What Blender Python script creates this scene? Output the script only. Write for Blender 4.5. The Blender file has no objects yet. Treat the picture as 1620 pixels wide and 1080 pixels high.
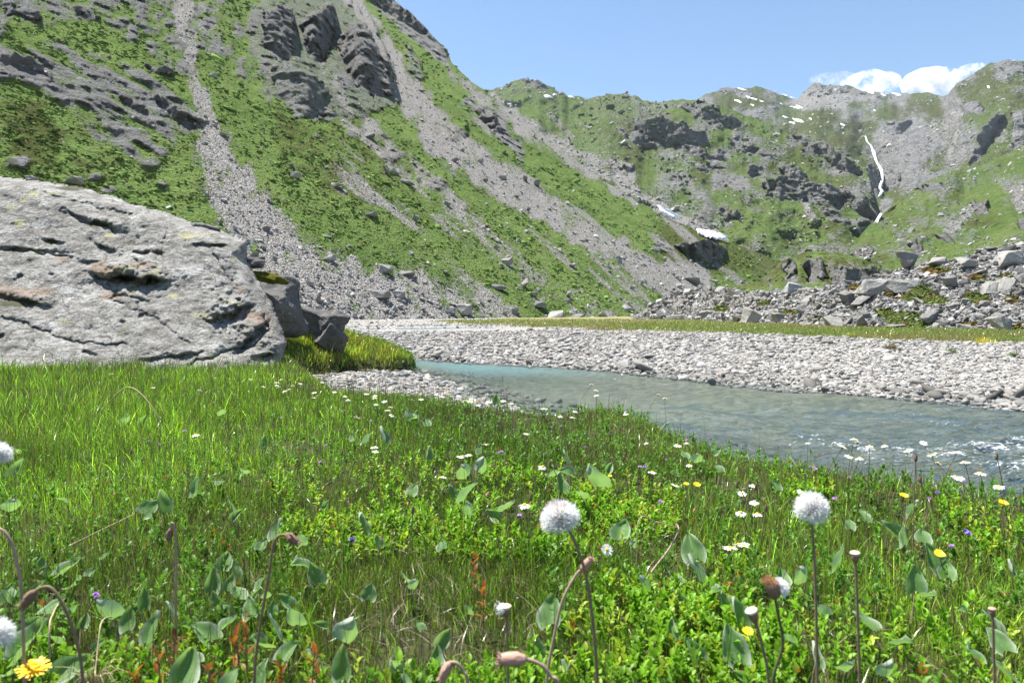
import bpy, bmesh, math, random
import numpy as np
from mathutils import Vector

# ------------------------------------------------------------------ camera, sky, sun, exposure
sc = bpy.context.scene
C = sc.collection
FPX, CXP, CYP, HOR = 1080.0, 810.0, 540.0, 494.0          # 24 mm lens, in photograph pixels
CAMZ = 0.62
PITCH = math.atan((CYP - HOR) / FPX)
cd = bpy.data.cameras.new('camera'); cam = bpy.data.objects.new('camera', cd); C.objects.link(cam)
cam.location = (0, 0, CAMZ); cam.rotation_euler = (math.pi / 2 - PITCH, 0, 0)
cd.lens = 24; cd.sensor_width = 36; cd.clip_start = 0.05; cd.clip_end = 30000
cd.dof.use_dof = True; cd.dof.focus_distance = 4.0; cd.dof.aperture_fstop = 8.5
sc.camera = cam
SUN = Vector((-0.30, 0.19, 0.90)).normalized()
sl = bpy.data.lights.new('sun', 'SUN'); sl.energy = 5.0; sl.angle = math.radians(0.53); sl.color = (1, 0.955, 0.88)
so = bpy.data.objects.new('sun', sl); C.objects.link(so)
so.rotation_euler = (-SUN).to_track_quat('-Z', 'Y').to_euler(); so.location = (-20, 5, 60)
wd = bpy.data.worlds.new('World'); sc.world = wd; wd.use_nodes = True
wn = wd.node_tree
bg = wn.nodes['Background']; sky = wn.nodes.new('ShaderNodeTexSky')
sky.sky_type = 'NISHITA'; sky.sun_disc = False
sky.sun_elevation = math.asin(SUN.z); sky.sun_rotation = math.atan2(SUN.x, SUN.y)
sky.altitude = 1900; sky.air_density = 1.5; sky.dust_density = 0.0; sky.ozone_density = 5.2
wn.links.new(sky.outputs[0], bg.inputs[0]); bg.inputs[1].default_value = 0.066
vs = sc.view_settings; vs.view_transform = 'Standard'; vs.look = 'None'; vs.exposure = 1.36; vs.gamma = 1
sc.cycles.max_bounces = 8; sc.cycles.transparent_max_bounces = 12; sc.cycles.volume_bounces = 3
sc.cycles.diffuse_bounces = 3; sc.cycles.use_denoising = True
sc.cycles.caustics_reflective = False; sc.cycles.caustics_refractive = False

rng = np.random.default_rng(7)
random.seed(7)

# ------------------------------------------------------------------ helpers: noise, rays, meshes, nodes
def _h(ix, iy, iz, s):
    with np.errstate(over='ignore'):
        h = (ix.astype(np.int64).astype(np.uint32) * np.uint32(374761393)) ^ (iy.astype(np.int64).astype(np.uint32) * np.uint32(668265263)) ^ (iz.astype(np.int64).astype(np.uint32) * np.uint32(2147483647)) ^ np.uint32((s * 144665 + 97) & 0xffffffff)
        h = (h ^ (h >> np.uint32(13))) * np.uint32(1274126177)
        h = (h ^ (h >> np.uint32(15))) * np.uint32(2246822519)
        h = h ^ (h >> np.uint32(16))
    return h.astype(np.float64) / 2147483648.0 - 1.0
def vnoise(x, y, z, s=0):
    x, y, z = np.broadcast_arrays(np.asarray(x, float), np.asarray(y, float), np.asarray(z, float))
    ix, iy, iz = np.floor(x), np.floor(y), np.floor(z)
    fx, fy, fz = x - ix, y - iy, z - iz
    u, v, w = (f * f * f * (f * (f * 6 - 15) + 10) for f in (fx, fy, fz))
    def c(a, b, d): return _h(ix + a, iy + b, iz + d, s)
    x00 = c(0,0,0) * (1-u) + c(1,0,0) * u; x10 = c(0,1,0) * (1-u) + c(1,1,0) * u
    x01 = c(0,0,1) * (1-u) + c(1,0,1) * u; x11 = c(0,1,1) * (1-u) + c(1,1,1) * u
    return (x00 * (1-v) + x10 * v) * (1-w) + (x01 * (1-v) + x11 * v) * w
def fbm(x, y, z=0.0, o=4, s=0, g=0.5):
    a, t, n = 1.0, 0.0, 0.0
    x = np.asarray(x, float); y = np.asarray(y, float); z = np.asarray(z, float)
    for k in range(o):
        t = t + a * vnoise(x * 2**k + 17.3*k, y * 2**k - 5.1*k, z * 2**k + 3.7*k, s + k); n += a; a *= g
    return t / n
def ridged(x, y, z=0.0, o=4, s=0):
    a, t, n = 1.0, 0.0, 0.0
    for k in range(o):
        t = t + a * (1 - 2 * np.abs(vnoise(np.asarray(x) * 2**k + 9.1*k, np.asarray(y) * 2**k, np.asarray(z) * 2**k, s + k))); n += a; a *= 0.5
    return t / n
def sst(a, b, x):
    t = np.clip((np.asarray(x, float) - a) / (b - a), 0, 1); return t * t * (3 - 2 * t)
def rays(px, py):
    """slopes X/Y and Z/Y of the sight line through a photograph pixel"""
    px = np.asarray(px, float); py = np.asarray(py, float)
    cx, cz = (px - CXP) / FPX, (CYP - py) / FPX
    dy = math.cos(PITCH) + cz * math.sin(PITCH); dz = -math.sin(PITCH) + cz * math.cos(PITCH)
    return cx / dy, dz / dy
def pt(px, py, Y):
    rx, rz = rays(px, py); return np.stack([rx * Y, np.broadcast_to(Y, np.shape(rx * Y)), CAMZ + rz * Y], -1)
def at_height(px, py, z):
    rx, rz = rays(px, py); Y = (z - CAMZ) / rz; return float(rx * Y), float(Y), z
def poly_in(px, py, poly):
    px = np.asarray(px, float); py = np.asarray(py, float); ins = np.zeros(np.broadcast(px, py).shape, bool)
    n = len(poly)
    for i in range(n):
        x1, y1 = poly[i]; x2, y2 = poly[(i + 1) % n]
        if y1 == y2: continue
        c = ((y1 > py) != (y2 > py)) & (px < (x2 - x1) * (py - y1) / (y2 - y1) + x1); ins ^= c
    return ins
def seg_dist(px, py, pl, closed=False, widths=None):
    """distance to a polyline (and the width interpolated at the nearest point)"""
    best = np.full(np.broadcast(px, py).shape, 1e9); wb = np.zeros_like(best)
    n = len(pl)
    for i in range(n if closed else n - 1):
        x1, y1 = pl[i][:2]; x2, y2 = pl[(i + 1) % n][:2]
        dx, dy = x2 - x1, y2 - y1; L = dx * dx + dy * dy + 1e-12
        t = np.clip(((px - x1) * dx + (py - y1) * dy) / L, 0, 1)
        d = np.hypot(px - x1 - t * dx, py - y1 - t * dy)
        m = d < best; best = np.where(m, d, best)
        if widths is not None: wb = np.where(m, widths[i] * (1 - t) + widths[(i + 1) % n] * t, wb)
    return (best, wb) if widths is not None else best
def sdist(px, py, poly):
    d = seg_dist(px, py, poly, True); return np.where(poly_in(px, py, poly), d, -d)

def mesh_np(name, V, F, mat=None, attrs=None, smooth=True, parent=None, link=True):
    """V (n,3); F a list of index arrays (m,k)"""
    V = np.asarray(V, np.float32)
    if not isinstance(F, list): F = [F]
    F = [np.asarray(f, np.int32) for f in F if len(f)]
    me = bpy.data.meshes.new(name)
    me.vertices.add(len(V)); me.vertices.foreach_set('co', V.ravel())
    nl = sum(f.size for f in F); npoly = sum(len(f) for f in F)
    me.loops.add(nl); me.polygons.add(npoly)
    me.loops.foreach_set('vertex_index', np.concatenate([f.ravel() for f in F]))
    tot = np.concatenate([np.full(len(f), f.shape[1], np.int32) for f in F])
    me.polygons.foreach_set('loop_start', np.concatenate([[0], np.cumsum(tot)[:-1]]).astype(np.int32))
    me.polygons.foreach_set('use_smooth', np.full(npoly, smooth, bool))
    for k, a in (attrs or {}).items():
        a = np.asarray(a, np.float32)
        if a.ndim == 1: a = np.stack([a, a, a], -1)
        if a.shape[1] == 3: a = np.concatenate([a, np.ones((len(a), 1), np.float32)], 1)
        at = me.attributes.new(k, 'FLOAT_COLOR', 'POINT'); at.data.foreach_set('color', a.ravel())
    me.update(calc_edges=True); me.validate()
    if mat: me.materials.append(mat)
    if not link: return me
    o = bpy.data.objects.new(name, me); C.objects.link(o)
    if parent: o.parent = parent
    return o
def grid_faces(nr, nc, off=0):
    i = np.arange(nr - 1)[:, None] * nc + np.arange(nc - 1)[None, :]
    i = i.ravel() + off
    return np.stack([i, i + 1, i + nc + 1, i + nc], -1)
def tag(o, label=None, cat=None, group=None, kind=None):
    if label: o['label'] = label
    if cat: o['category'] = cat
    if group: o['group'] = group
    if kind: o['kind'] = kind
    return o
def empty(name, loc, rz=0.0):
    o = bpy.data.objects.new(name, None); C.objects.link(o); o.location = loc; o.rotation_euler = (0, 0, rz); o.empty_display_size = 0.05
    return o

class NT:
    def __init__(s, name):
        s.m = bpy.data.materials.new(name); s.m.use_nodes = True; s.t = s.m.node_tree; s.t.nodes.clear()
        s.out = s.n('ShaderNodeOutputMaterial')
        s.pos = s.n('ShaderNodeNewGeometry').outputs['Position']
    def n(s, ty, **kw):
        nd = s.t.nodes.new(ty)
        for k, v in kw.items(): setattr(nd, k, v)
        return nd
    def l(s, a, b): s.t.links.new(a, b)
    def set(s, nd, name, v):
        i = nd.inputs[name]
        if hasattr(v, 'links'): s.l(v, i)
        elif isinstance(v, tuple) and len(v) == 3 and i.type == 'RGBA': i.default_value = (*v, 1)
        else: i.default_value = v
    def noise(s, scale, detail=4, rough=0.55, vec=None, dist=0.0, col=False):
        nd = s.n('ShaderNodeTexNoise'); s.l(vec or s.pos, nd.inputs['Vector'])
        nd.inputs['Scale'].default_value = scale; nd.inputs['Detail'].default_value = detail; nd.inputs['Roughness'].default_value = rough; nd.inputs['Distortion'].default_value = dist
        return nd.outputs['Color' if col else 'Fac']
    def voro(s, scale, feature='F1', out='Distance', vec=None, rnd=1.0):
        nd = s.n('ShaderNodeTexVoronoi', feature=feature); s.l(vec or s.pos, nd.inputs['Vector']); nd.inputs['Scale'].default_value = scale
        nd.inputs['Randomness'].default_value = rnd
        return nd.outputs[out]
    def ramp(s, f, stops, interp='LINEAR'):
        nd = s.n('ShaderNodeValToRGB'); s.l(f, nd.inputs[0]); r = nd.color_ramp; r.interpolation = interp
        while len(r.elements) < len(stops): r.elements.new(0.5)
        for e, (p, c) in zip(r.elements, stops):
            e.position = p; e.color = (c, c, c, 1) if isinstance(c, (int, float)) else (*c, 1)
        return nd.outputs[0]
    def mix(s, f, a, b, bt='MIX'):
        nd = s.n('ShaderNodeMix', data_type='RGBA', blend_type=bt)
        for k, v in ((0, f), (6, a), (7, b)):
            i = nd.inputs[k]
            if hasattr(v, 'links'): s.l(v, i)
            elif k == 0: i.default_value = v
            else: i.default_value = (*v, 1) if isinstance(v, tuple) else (v, v, v, 1)
        return nd.outputs[2]
    def math(s, op, a, b=0.0, clamp=False):
        nd = s.n('ShaderNodeMath', operation=op, use_clamp=clamp)
        for k, v in ((0, a), (1, b)):
            if hasattr(v, 'links'): s.l(v, nd.inputs[k])
            else: nd.inputs[k].default_value = v
        return nd.outputs[0]
    def attr(s, name, ch=None):
        nd = s.n('ShaderNodeAttribute', attribute_name=name)
        if ch is None: return nd.outputs['Color']
        sp = s.n('ShaderNodeSeparateColor'); s.l(nd.outputs['Color'], sp.inputs[0]); return sp.outputs[ch]
    def vscale(s, v3, vec=None):
        nd = s.n('ShaderNodeVectorMath', operation='MULTIPLY'); s.l(vec or s.pos, nd.inputs[0]); nd.inputs[1].default_value = v3; return nd.outputs[0]
    def bump(s, h, strength=0.5, dist=0.1, normal=None):
        nd = s.n('ShaderNodeBump'); s.l(h, nd.inputs['Height']); nd.inputs['Strength'].default_value = strength; nd.inputs['Distance'].default_value = dist
        if normal: s.l(normal, nd.inputs['Normal'])
        return nd.outputs[0]
    def pbr(s, col, rough=0.9, nrm=None, spec=0.3, **kw):
        nd = s.n('ShaderNodeBsdfPrincipled'); s.set(nd, 'Base Color', col); s.set(nd, 'Roughness', rough); s.set(nd, 'Specular IOR Level', spec)
        if nrm: s.l(nrm, nd.inputs['Normal'])
        for k, v in kw.items(): s.set(nd, k, v)
        return nd.outputs[0]
    def mixs(s, f, a, b):
        nd = s.n('ShaderNodeMixShader')
        if hasattr(f, 'links'): s.l(f, nd.inputs[0])
        else: nd.inputs[0].default_value = f
        s.l(a, nd.inputs[1]); s.l(b, nd.inputs[2]); return nd.outputs[0]
    def done(s, sh): s.l(sh, s.out.inputs['Surface']); return s.m

# ------------------------------------------------------------------ materials
def mat_hill(name, S, grass=(0.145, 0.225, 0.06), grass2=(0.19, 0.25, 0.085), rock=(0.235, 0.232, 0.228), scree=(0.42, 0.41, 0.395)):
    """mask: R scree, G bare rock, B dry heath; S = size in metres of the coarse grain"""
    m = NT(name)
    R, G, B = m.attr('mask', 0), m.attr('mask', 1), m.attr('mask', 2)
    n1 = m.noise(1.0 / S, 5, 0.6); n2 = m.noise(5.0 / S, 4, 0.65); n3 = m.noise(0.17 / S, 4, 0.55)
    g = m.mix(m.ramp(n1, [(0.35, 0.0), (0.65, 1.0)]), grass, grass2)
    g = m.mix(m.ramp(n3, [(0.4, 0.0), (0.7, 0.6)]), g, (0.062, 0.115, 0.03))
    g = m.mix(m.ramp(n2, [(0.3, 0.6), (0.48, 0.0)]), g, (0.055, 0.095, 0.025))
    g = m.mix(m.ramp(m.noise(3.1 / S, 5, 0.7), [(0.6, 0.0), (0.68, 0.7)]), g, (0.27, 0.265, 0.24))
    heath = m.mix(n2, (0.085, 0.06, 0.03), (0.07, 0.1, 0.03))
    bm = m.math('ADD', B, m.math('MULTIPLY', m.math('SUBTRACT', n1, 0.5), 1.5))
    g = m.mix(m.ramp(bm, [(0.35, 0.0), (0.75, 0.85)]), g, heath)
    vc = m.voro(6.0 / S, 'F1', 'Color'); vd = m.voro(6.0 / S, 'DISTANCE_TO_EDGE', 'Distance')
    bw = m.n('ShaderNodeRGBToBW'); m.l(vc, bw.inputs[0])
    s = m.mix(bw.outputs[0], tuple(c * 0.62 for c in scree), tuple(c * 1.2 for c in scree))
    s = m.mix(m.ramp(n1, [(0.35, 0.0), (0.7, 0.5)]), s, (0.30, 0.27, 0.235))
    st = m.noise(1.0 / S, 6, 0.7, vec=m.vscale((1, 1, 3.2)), dist=0.6)
    r = m.mix(m.ramp(st, [(0.3, 0.0), (0.7, 1.0)]), tuple(c * 0.6 for c in rock), tuple(c * 1.25 for c in rock))
    r = m.mix(m.ramp(m.noise(2.0 / S, 4), [(0.55, 0.0), (0.72, 0.8)]), r, (0.085, 0.1, 0.045))
    nb = m.math('MULTIPLY', m.math('SUBTRACT', n2, 0.5), 1.6)
    col = m.mix(m.ramp(m.math('ADD', G, nb), [(0.38, 0.0), (0.52, 1.0)]), g, r)
    sm = m.ramp(m.math('ADD', R, nb), [(0.42, 0.0), (0.56, 1.0)])
    col = m.mix(sm, col, s)
    h = m.math('ADD', m.math('MULTIPLY', n2, 1.0), m.math('MULTIPLY', n1, 1.5))
    h = m.math('ADD', h, m.math('MULTIPLY', m.math('MULTIPLY', m.ramp(vd, [(0, 0), (0.25, 1)]), sm), 0.35))
    h = m.math('ADD', h, m.math('MULTIPLY', m.math('MULTIPLY', st, G), 1.4))
    return m.done(m.pbr(col, 1.0, m.bump(h, 1.0, S * 0.5), 0.0))

def mat_rock(name, base=(0.3, 0.295, 0.285), sc_=2.0, lichen=0.0, moss=0.0, tint=True, use_obj=True):
    m = NT(name)
    vec = None
    if use_obj:
        tc = m.n('ShaderNodeTexCoord').outputs['Object']
        oi = m.n('ShaderNodeObjectInfo'); ad = m.n('ShaderNodeVectorMath', operation='ADD'); m.l(tc, ad.inputs[0])
        cx = m.n('ShaderNodeCombineXYZ'); m.l(m.math('MULTIPLY', oi.outputs['Random'], 37.0), cx.inputs[0]); m.l(cx.outputs[0], ad.inputs[1]); vec = ad.outputs[0]
    n1 = m.noise(sc_, 6, 0.65, vec); n2 = m.noise(sc_ * 6, 5, 0.7, vec); n3 = m.noise(sc_ * 25, 3, 0.7, vec)
    col = m.mix(m.ramp(n1, [(0.3, 0.0), (0.7, 1.0)]), tuple(c * 0.68 for c in base), tuple(c * 1.2 for c in base))
    col = m.mix(m.ramp(n2, [(0.55, 0.0), (0.7, 0.65)]), col, (0.12, 0.12, 0.115))
    col = m.mix(m.ramp(n3, [(0.3, 0.45), (0.5, 0.0)]), col, (0.09, 0.09, 0.085))
    if lichen:
        col = m.mix(m.ramp(m.noise(sc_ * 3.1, 4, 0.6, vec), [(0.62, 0.0), (0.68, lichen)]), col, (0.36, 0.36, 0.2))
    if moss:
        nz = m.n('ShaderNodeSeparateXYZ'); m.l(m.n('ShaderNodeNewGeometry').outputs['Normal'], nz.inputs[0])
        mm = m.math('MULTIPLY', m.ramp(nz.outputs[2], [(0.6, 0.0), (0.85, 1.0)]), m.ramp(n1, [(0.5, 0.0), (0.58, moss)]))
        col = m.mix(mm, col, (0.09, 0.1, 0.03))
    if tint:
        if use_obj:
            oi2 = m.n('ShaderNodeObjectInfo').outputs['Random']
            col = m.mix(1.0, col, m.ramp(oi2, [(0, (0.72, 0.72, 0.72)), (0.5, (1.0, 0.99, 0.97)), (1, (1.25, 1.23, 1.2))]), 'MULTIPLY')
        else: col = m.mix(1.0, col, m.attr('tint'), 'MULTIPLY')
    h = m.math('ADD', m.math('MULTIPLY', n1, 1.6), m.math('ADD', m.math('MULTIPLY', n2, 0.6), m.math('MULTIPLY', n3, 0.18)))
    return m.done(m.pbr(col, 0.9, m.bump(h, 0.7, 0.12 / sc_ * 2), 0.25))

def mat_cobble(name, base=(0.42, 0.415, 0.41)):
    m = NT(name)
    n2 = m.noise(9, 4, 0.6); n3 = m.noise(60, 3, 0.6)
    col = m.mix(1.0, m.mix(n2, tuple(c * 0.8 for c in base), tuple(c * 1.15 for c in base)), m.attr('tint'), 'MULTIPLY')
    col = m.mix(m.ramp(n3, [(0.3, 0.3), (0.5, 0.0)]), col, (0.2, 0.2, 0.2))
    return m.done(m.pbr(col, 0.85, m.bump(n3, 0.4, 0.01), 0.25))

def mat_leafy(name, trans=0.28, rough=0.32, spec=0.6, under=None, tcol=1.25):
    """blades and leaves whose colour is the tint attribute; light passes through"""
    m = NT(name)
    col = m.attr('tint')
    col = m.mix(1.0, col, m.ramp(m.noise(40, 3), [(0.3, 0.8), (0.7, 1.15)]), 'MULTIPLY')
    front = col
    if under:
        col = m.mix(m.n('ShaderNodeNewGeometry').outputs['Backfacing'], col, under)
    p = m.pbr(col, rough, None, spec)
    tr = m.n('ShaderNodeBsdfTranslucent'); m.l(m.mix(1.0, front, (tcol, tcol * 1.12, tcol * 0.6), 'MULTIPLY'), tr.inputs['Color'])
    return m.done(m.mixs(trans, p, tr.outputs[0]))

def mat_plain(name, col, rough=0.8, spec=0.2, var=0.15, scale=60, trans=0.0):
    m = NT(name)
    c = m.mix(m.noise(scale, 3), tuple(x * (1 - var) for x in col), tuple(min(1, x * (1 + var)) for x in col))
    p = m.pbr(c, rough, None, spec)
    if trans:
        tr = m.n('ShaderNodeBsdfTranslucent'); m.l(c, tr.inputs['Color']); p = m.mixs(trans, p, tr.outputs[0])
    return m.done(p)

M = {}
M['hill_near'] = mat_hill('slope_turf_and_scree', 2.2)
M['hill_mid'] = mat_hill('far_slope_turf', 11.0, (0.10, 0.16, 0.042), (0.155, 0.195, 0.065))
M['hill_far'] = mat_hill('alpine_slope', 26.0, (0.10, 0.14, 0.045), (0.14, 0.16, 0.065), rock=(0.26, 0.255, 0.26))
M['rock'] = mat_rock('grey_schist', (0.27, 0.265, 0.255), 1.3, 0.2, 0.25)
M['scree'] = mat_rock('scree_stone', (0.39, 0.38, 0.365), 1.5, 0, 0, True, False)
M['cobble'] = mat_cobble('river_cobble', (0.305, 0.292, 0.272))
M['wet'] = mat_cobble('wet_cobble', (0.185, 0.18, 0.165))
M['grass'] = mat_leafy('grass_blade')
_m = NT('matt_turf')
_c = _m.mix(1.0, _m.attr('tint'), _m.ramp(_m.noise(6, 4, 0.7), [(0.3, 0.6), (0.7, 1.3)]), 'MULTIPLY')
M['turf'] = _m.done(_m.pbr(_c, 1.0, _m.bump(_m.noise(9, 4, 0.7), 0.8, 0.15), 0.0))
M['leaf'] = mat_leafy('small_leaf', 0.4, 0.45, 0.3)

# ------------------------------------------------------------------ the lie of the land
FAR_SHORE = [(-9, 27), (-5.0, 20.5), (-2.5, 16.8), (-0.86, 15.5), (1.17, 14.1), (2.27, 12.9), (3.14, 11.7), (4.18, 10.25), (5.04, 9.25), (5.6, 8.8), (6.0, 8.1), (7.5, 6.4), (10, 4.2), (16, 0)]
NEAR_SHORE = [(12, -6), (6, 0.4), (4.2, 1.7), (3.1, 2.7), (2.3, 3.3), (1.75, 3.9), (1.35, 4.6), (1.15, 5.2), (0.75, 6.2), (0.1, 7.3), (-0.7, 9.0), (-1.2, 10.9), (-1.75, 12.3), (-2.2, 13.6), (-4.2, 16), (-8, 22), (-12, 27)]
WATER = FAR_SHORE + NEAR_SHORE
MEADOW = [(-40, -6), (-40, 13), (-9, 13.5), (-6, 12), (-4.0, 10.6), (-3.0, 9.2), (-2.2, 7.4), (-1.5, 5.75), (-0.56, 5.0), (-0.1, 4.3), (0.2, 4.1), (0.42, 4.45), (0.78, 4.4), (0.88, 3.75), (0.95, 3.15), (1.1, 2.85), (1.3, 2.6), (1.65, 2.4), (2.1, 2.05), (2.9, 1.6), (4, 0.7), (7, -6)]
TURF = [(-7.2, 9.0), (-4.4, 9.4), (-3.75, 10.4), (-3.35, 11.4), (-2.9, 12.2), (-2.3, 12.6), (-2.0, 13.1), (-1.95, 13.8), (-2.2, 14.6), (-3.0, 15.3), (-5, 15.8), (-8, 16)]
PATCH_SOIL = [(-1.12, 3.2, 0.16), (-0.93, 3.12, 0.12), (-0.27, 1.55, 0.28), (0.55, 3.1, 0.2)]
ZW = -0.5
def lerp_smooth(a, b, t): return a * (1 - t) + b * t
def gz(x, y, fine=True):
    x = np.asarray(x, float); y = np.asarray(y, float)
    sw = sdist(x, y, WATER); sm = sdist(x, y, MEADOW); stf = sdist(x, y, TURF)
    n = fbm(x * 0.5, y * 0.5, 0, 3, 11)
    bed = ZW - np.minimum(0.34, 0.14 * np.maximum(sw, 0)) + 0.05 * fbm(x * 1.3, y * 1.3, 0, 3, 21)
    nearfac = sst(20, 45, y)
    bar = ZW + 0.36 * (1 - np.exp(-np.maximum(-sw, 0) / 1.7)) + 0.03 * n + 0.05 * vnoise(x * 0.12, y * 0.12, 0, 5)
    beach = ZW + 0.05 * np.maximum(-sw, 0)
    bank = ((y < 9 + 0.8 * x * 0) & (sm > -6) & (x < 5) & (y < 13) & (-sw < 3.5) & (x * 0.9 + y < 9 + 4.5 * (x < 0)) )
    side = poly_in(x, y, [(12, -8)] + NEAR_SHORE[1:-3] + [(-3, 16), (-9, 17), (-45, 17), (-45, -8)])
    dry = np.where(side, beach, bar)
    z = np.where(sw > 0, bed, dry)
    und = 0.035 * n + 0.03 * fbm(x * 1.7, y * 1.7, 0, 2, 31)
    wig = 0.1 * fbm(x * 2.2, y * 2.2, 0, 3, 41)
    tm = sst(-0.42, 0.16, sm + wig); z = lerp_smooth(z, 0.0 + und, tm)
    tt = sst(-0.08, 0.05, stf + wig * 1.2); z = lerp_smooth(z, -0.24 + 0.40 * sst(0.0, 1.9, stf + 0.25 * fbm(x * 0.9, y * 0.9, 0, 3, 43)) + 0.12 * sst(0.0, 0.6, stf) * sst(-4.0, -2.4, x) + 0.2 * sst(-2.9, -3.9, x) + und * 1.5, tt)
    if fine: z = z + 0.012 * fbm(x * 6, y * 6, 0, 2, 51)
    pool = np.hypot((x + 3.2) / 4.5, (y - 35) / 3.2); z = z - 0.28 * sst(1.25, 0.85, pool)
    return z
def meadow_mask(x, y):
    wig = 0.1 * fbm(np.asarray(x) * 2.2, np.asarray(y) * 2.2, 0, 3, 41)
    return np.maximum(sst(-0.2, 0.05, sdist(x, y, MEADOW) + wig), sst(-0.06, 0.03, sdist(x, y, TURF) + 1.2 * wig))

# grass strip on the far edge of the gravel plain
STRIP = [(-7, 58), (0.0, 38), (5.0, 27.5), (11, 18.3), (20, 11), (40, 3), (70, 12), (90, 60), (110, 190), (12, 190), (2, 120), (-3, 78)]
def strip_mask(x, y):
    d = sdist(x, y, STRIP) + 2.2 * fbm(np.asarray(x) * 0.35, np.asarray(y) * 0.35, 0, 3, 61)
    return sst(-0.8, 1.4, d)

def build_ground():
    az = np.concatenate([np.radians(np.linspace(-180, -50, 40, endpoint=False)), np.radians(np.linspace(-50, 50, 640, endpoint=False)), np.radians(np.linspace(50, 180, 41))])
    r = np.concatenate([[0.02], np.geomspace(0.25, 60, 520), np.geomspace(66, 700, 30)])
    A, Rr = np.meshgrid(az, r)
    x = np.sin(A) * Rr; y = np.cos(A) * Rr
    z = gz(x, y)
    me = np.maximum(meadow_mask(x, y), sst(-0.34, -0.22, sdist(x, y, TURF))); stp = strip_mask(x, y)
    sw = sdist(x, y, WATER)
    wet = sst(-0.25, 0.0, sw + 0.1 * fbm(x * 3, y * 3, 0, 2, 71))
    V = np.stack([x, y, z], -1).reshape(-1, 3)
    m = NT('river_plain_ground')
    Rm, Gs, Bw = m.attr('mask', 0), m.attr('mask', 1), m.attr('mask', 2)
    vc = m.voro(11, 'F1', 'Color'); bw = m.n('ShaderNodeRGBToBW'); m.l(vc, bw.inputs[0]); vd = m.voro(11, 'DISTANCE_TO_EDGE')
    n1 = m.noise(0.6, 5); n2 = m.noise(14, 4)
    grav = m.mix(bw.outputs[0], (0.2, 0.195, 0.185), (0.3, 0.29, 0.275))
    grav = m.mix(m.ramp(n1, [(0.4, 0.0), (0.75, 0.4)]), grav, (0.36, 0.335, 0.29))
    bed = m.mix(bw.outputs[0], (0.07, 0.075, 0.055), (0.17, 0.16, 0.115))
    col = m.mix(Bw, grav, bed)
    soil = m.mix(n2, (0.016, 0.018, 0.007), (0.055, 0.06, 0.02))  # kept dark to paint shade into the gaps between blades
    col = m.mix(Rm, col, soil)
    strip = m.mix(n2, (0.18, 0.2, 0.07), (0.27, 0.24, 0.12))
    strip = m.mix(m.ramp(m.noise(0.9, 4), [(0.4, 0.0), (0.65, 0.7)]), strip, (0.2, 0.165, 0.09))
    col = m.mix(m.ramp(m.math('ADD', Gs, m.math('MULTIPLY', m.math('SUBTRACT', n2, 0.5), 0.8)), [(0.35, 0), (0.65, 1)]), col, strip)
    h = m.math('MULTIPLY', m.math('ADD', m.math('MULTIPLY', m.math('MULTIPLY', m.ramp(vd, [(0, 0), (0.2, 1)]), 0.7), m.math('SUBTRACT', 1.0, Rm)), n2), m.math('SUBTRACT', 1.0, m.math('MULTIPLY', Bw, 0.8)))
    mat = m.done(m.pbr(col, 0.93, m.bump(h, 0.7, 0.035), 0.2))
    o = mesh_np('ground', V, grid_faces(*x.shape), mat, {'mask': np.stack([me, stp * (1 - me), wet], -1).reshape(-1, 3)})
    tag(o, kind='structure')
build_ground()

# ------------------------------------------------------------------ river and pool
def mat_water(name, tint=(0.72, 0.88, 0.88), foam_glints=True):
    m = NT(name)
    v = m.vscale((0.55, 2.2, 1.0))
    n1 = m.noise(2.2, 3, 0.55, v, 0.4); n2 = m.noise(9, 3, 0.6, v, 0.3); n3 = m.noise(30, 2, 0.5, v)
    F = m.attr('mask', 0); Rp = m.attr('mask', 1); D = m.attr('mask', 2)
    h = m.math('ADD', m.math('MULTIPLY', n1, m.math('ADD', m.math('MULTIPLY', Rp, 2.6), 0.8)), m.math('ADD', m.math('MULTIPLY', n2, m.math('ADD', m.math('MULTIPLY', Rp, 0.9), 0.4)), m.math('MULTIPLY', n3, 0.12)))
    nb = m.bump(h, 1.0, 0.11)
    gl = m.n('ShaderNodeBsdfGlossy'); gl.inputs['Roughness'].default_value = 0.06; m.l(nb, gl.inputs['Normal'])
    tr = m.n('ShaderNodeBsdfTransparent'); m.l(m.mix(D, (0.9, 0.95, 0.95), tint), tr.inputs['Color'])
    # diffuse body: grey-blue painted in for reflected sky, turquoise in the deep bend
    df = m.n('ShaderNodeBsdfDiffuse'); m.l(m.mix(D, (0.21, 0.31, 0.36), (0.13, 0.32, 0.37)), df.inputs['Color']); m.l(nb, df.inputs['Normal'])
    body = m.mixs(m.math('ADD', m.math('MULTIPLY', D, 0.36), m.math('MULTIPLY', Rp, 0.09), True), tr.outputs[0], df.outputs[0])
    fr = m.n('ShaderNodeFresnel'); fr.inputs['IOR'].default_value = 1.33; m.l(nb, fr.inputs['Normal'])
    sh = m.mixs(m.math('MINIMUM', fr.outputs[0], 0.72), body, gl.outputs[0])
    if foam_glints:
        fd = m.n('ShaderNodeBsdfDiffuse'); fd.inputs['Color'].default_value = (0.8, 0.83, 0.85, 1); m.l(nb, fd.inputs['Normal'])
        fn = m.noise(20, 6, 0.75, m.vscale((0.8, 1.3, 1.0)), 0.6)
        fm = m.ramp(m.math('ADD', F, m.math('MULTIPLY', m.math('SUBTRACT', fn, 0.5), 2.2)), [(0.6, 0.0), (1.0, 0.9)])
        sh = m.mixs(fm, sh, fd.outputs[0])
    return m.done(sh)
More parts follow.
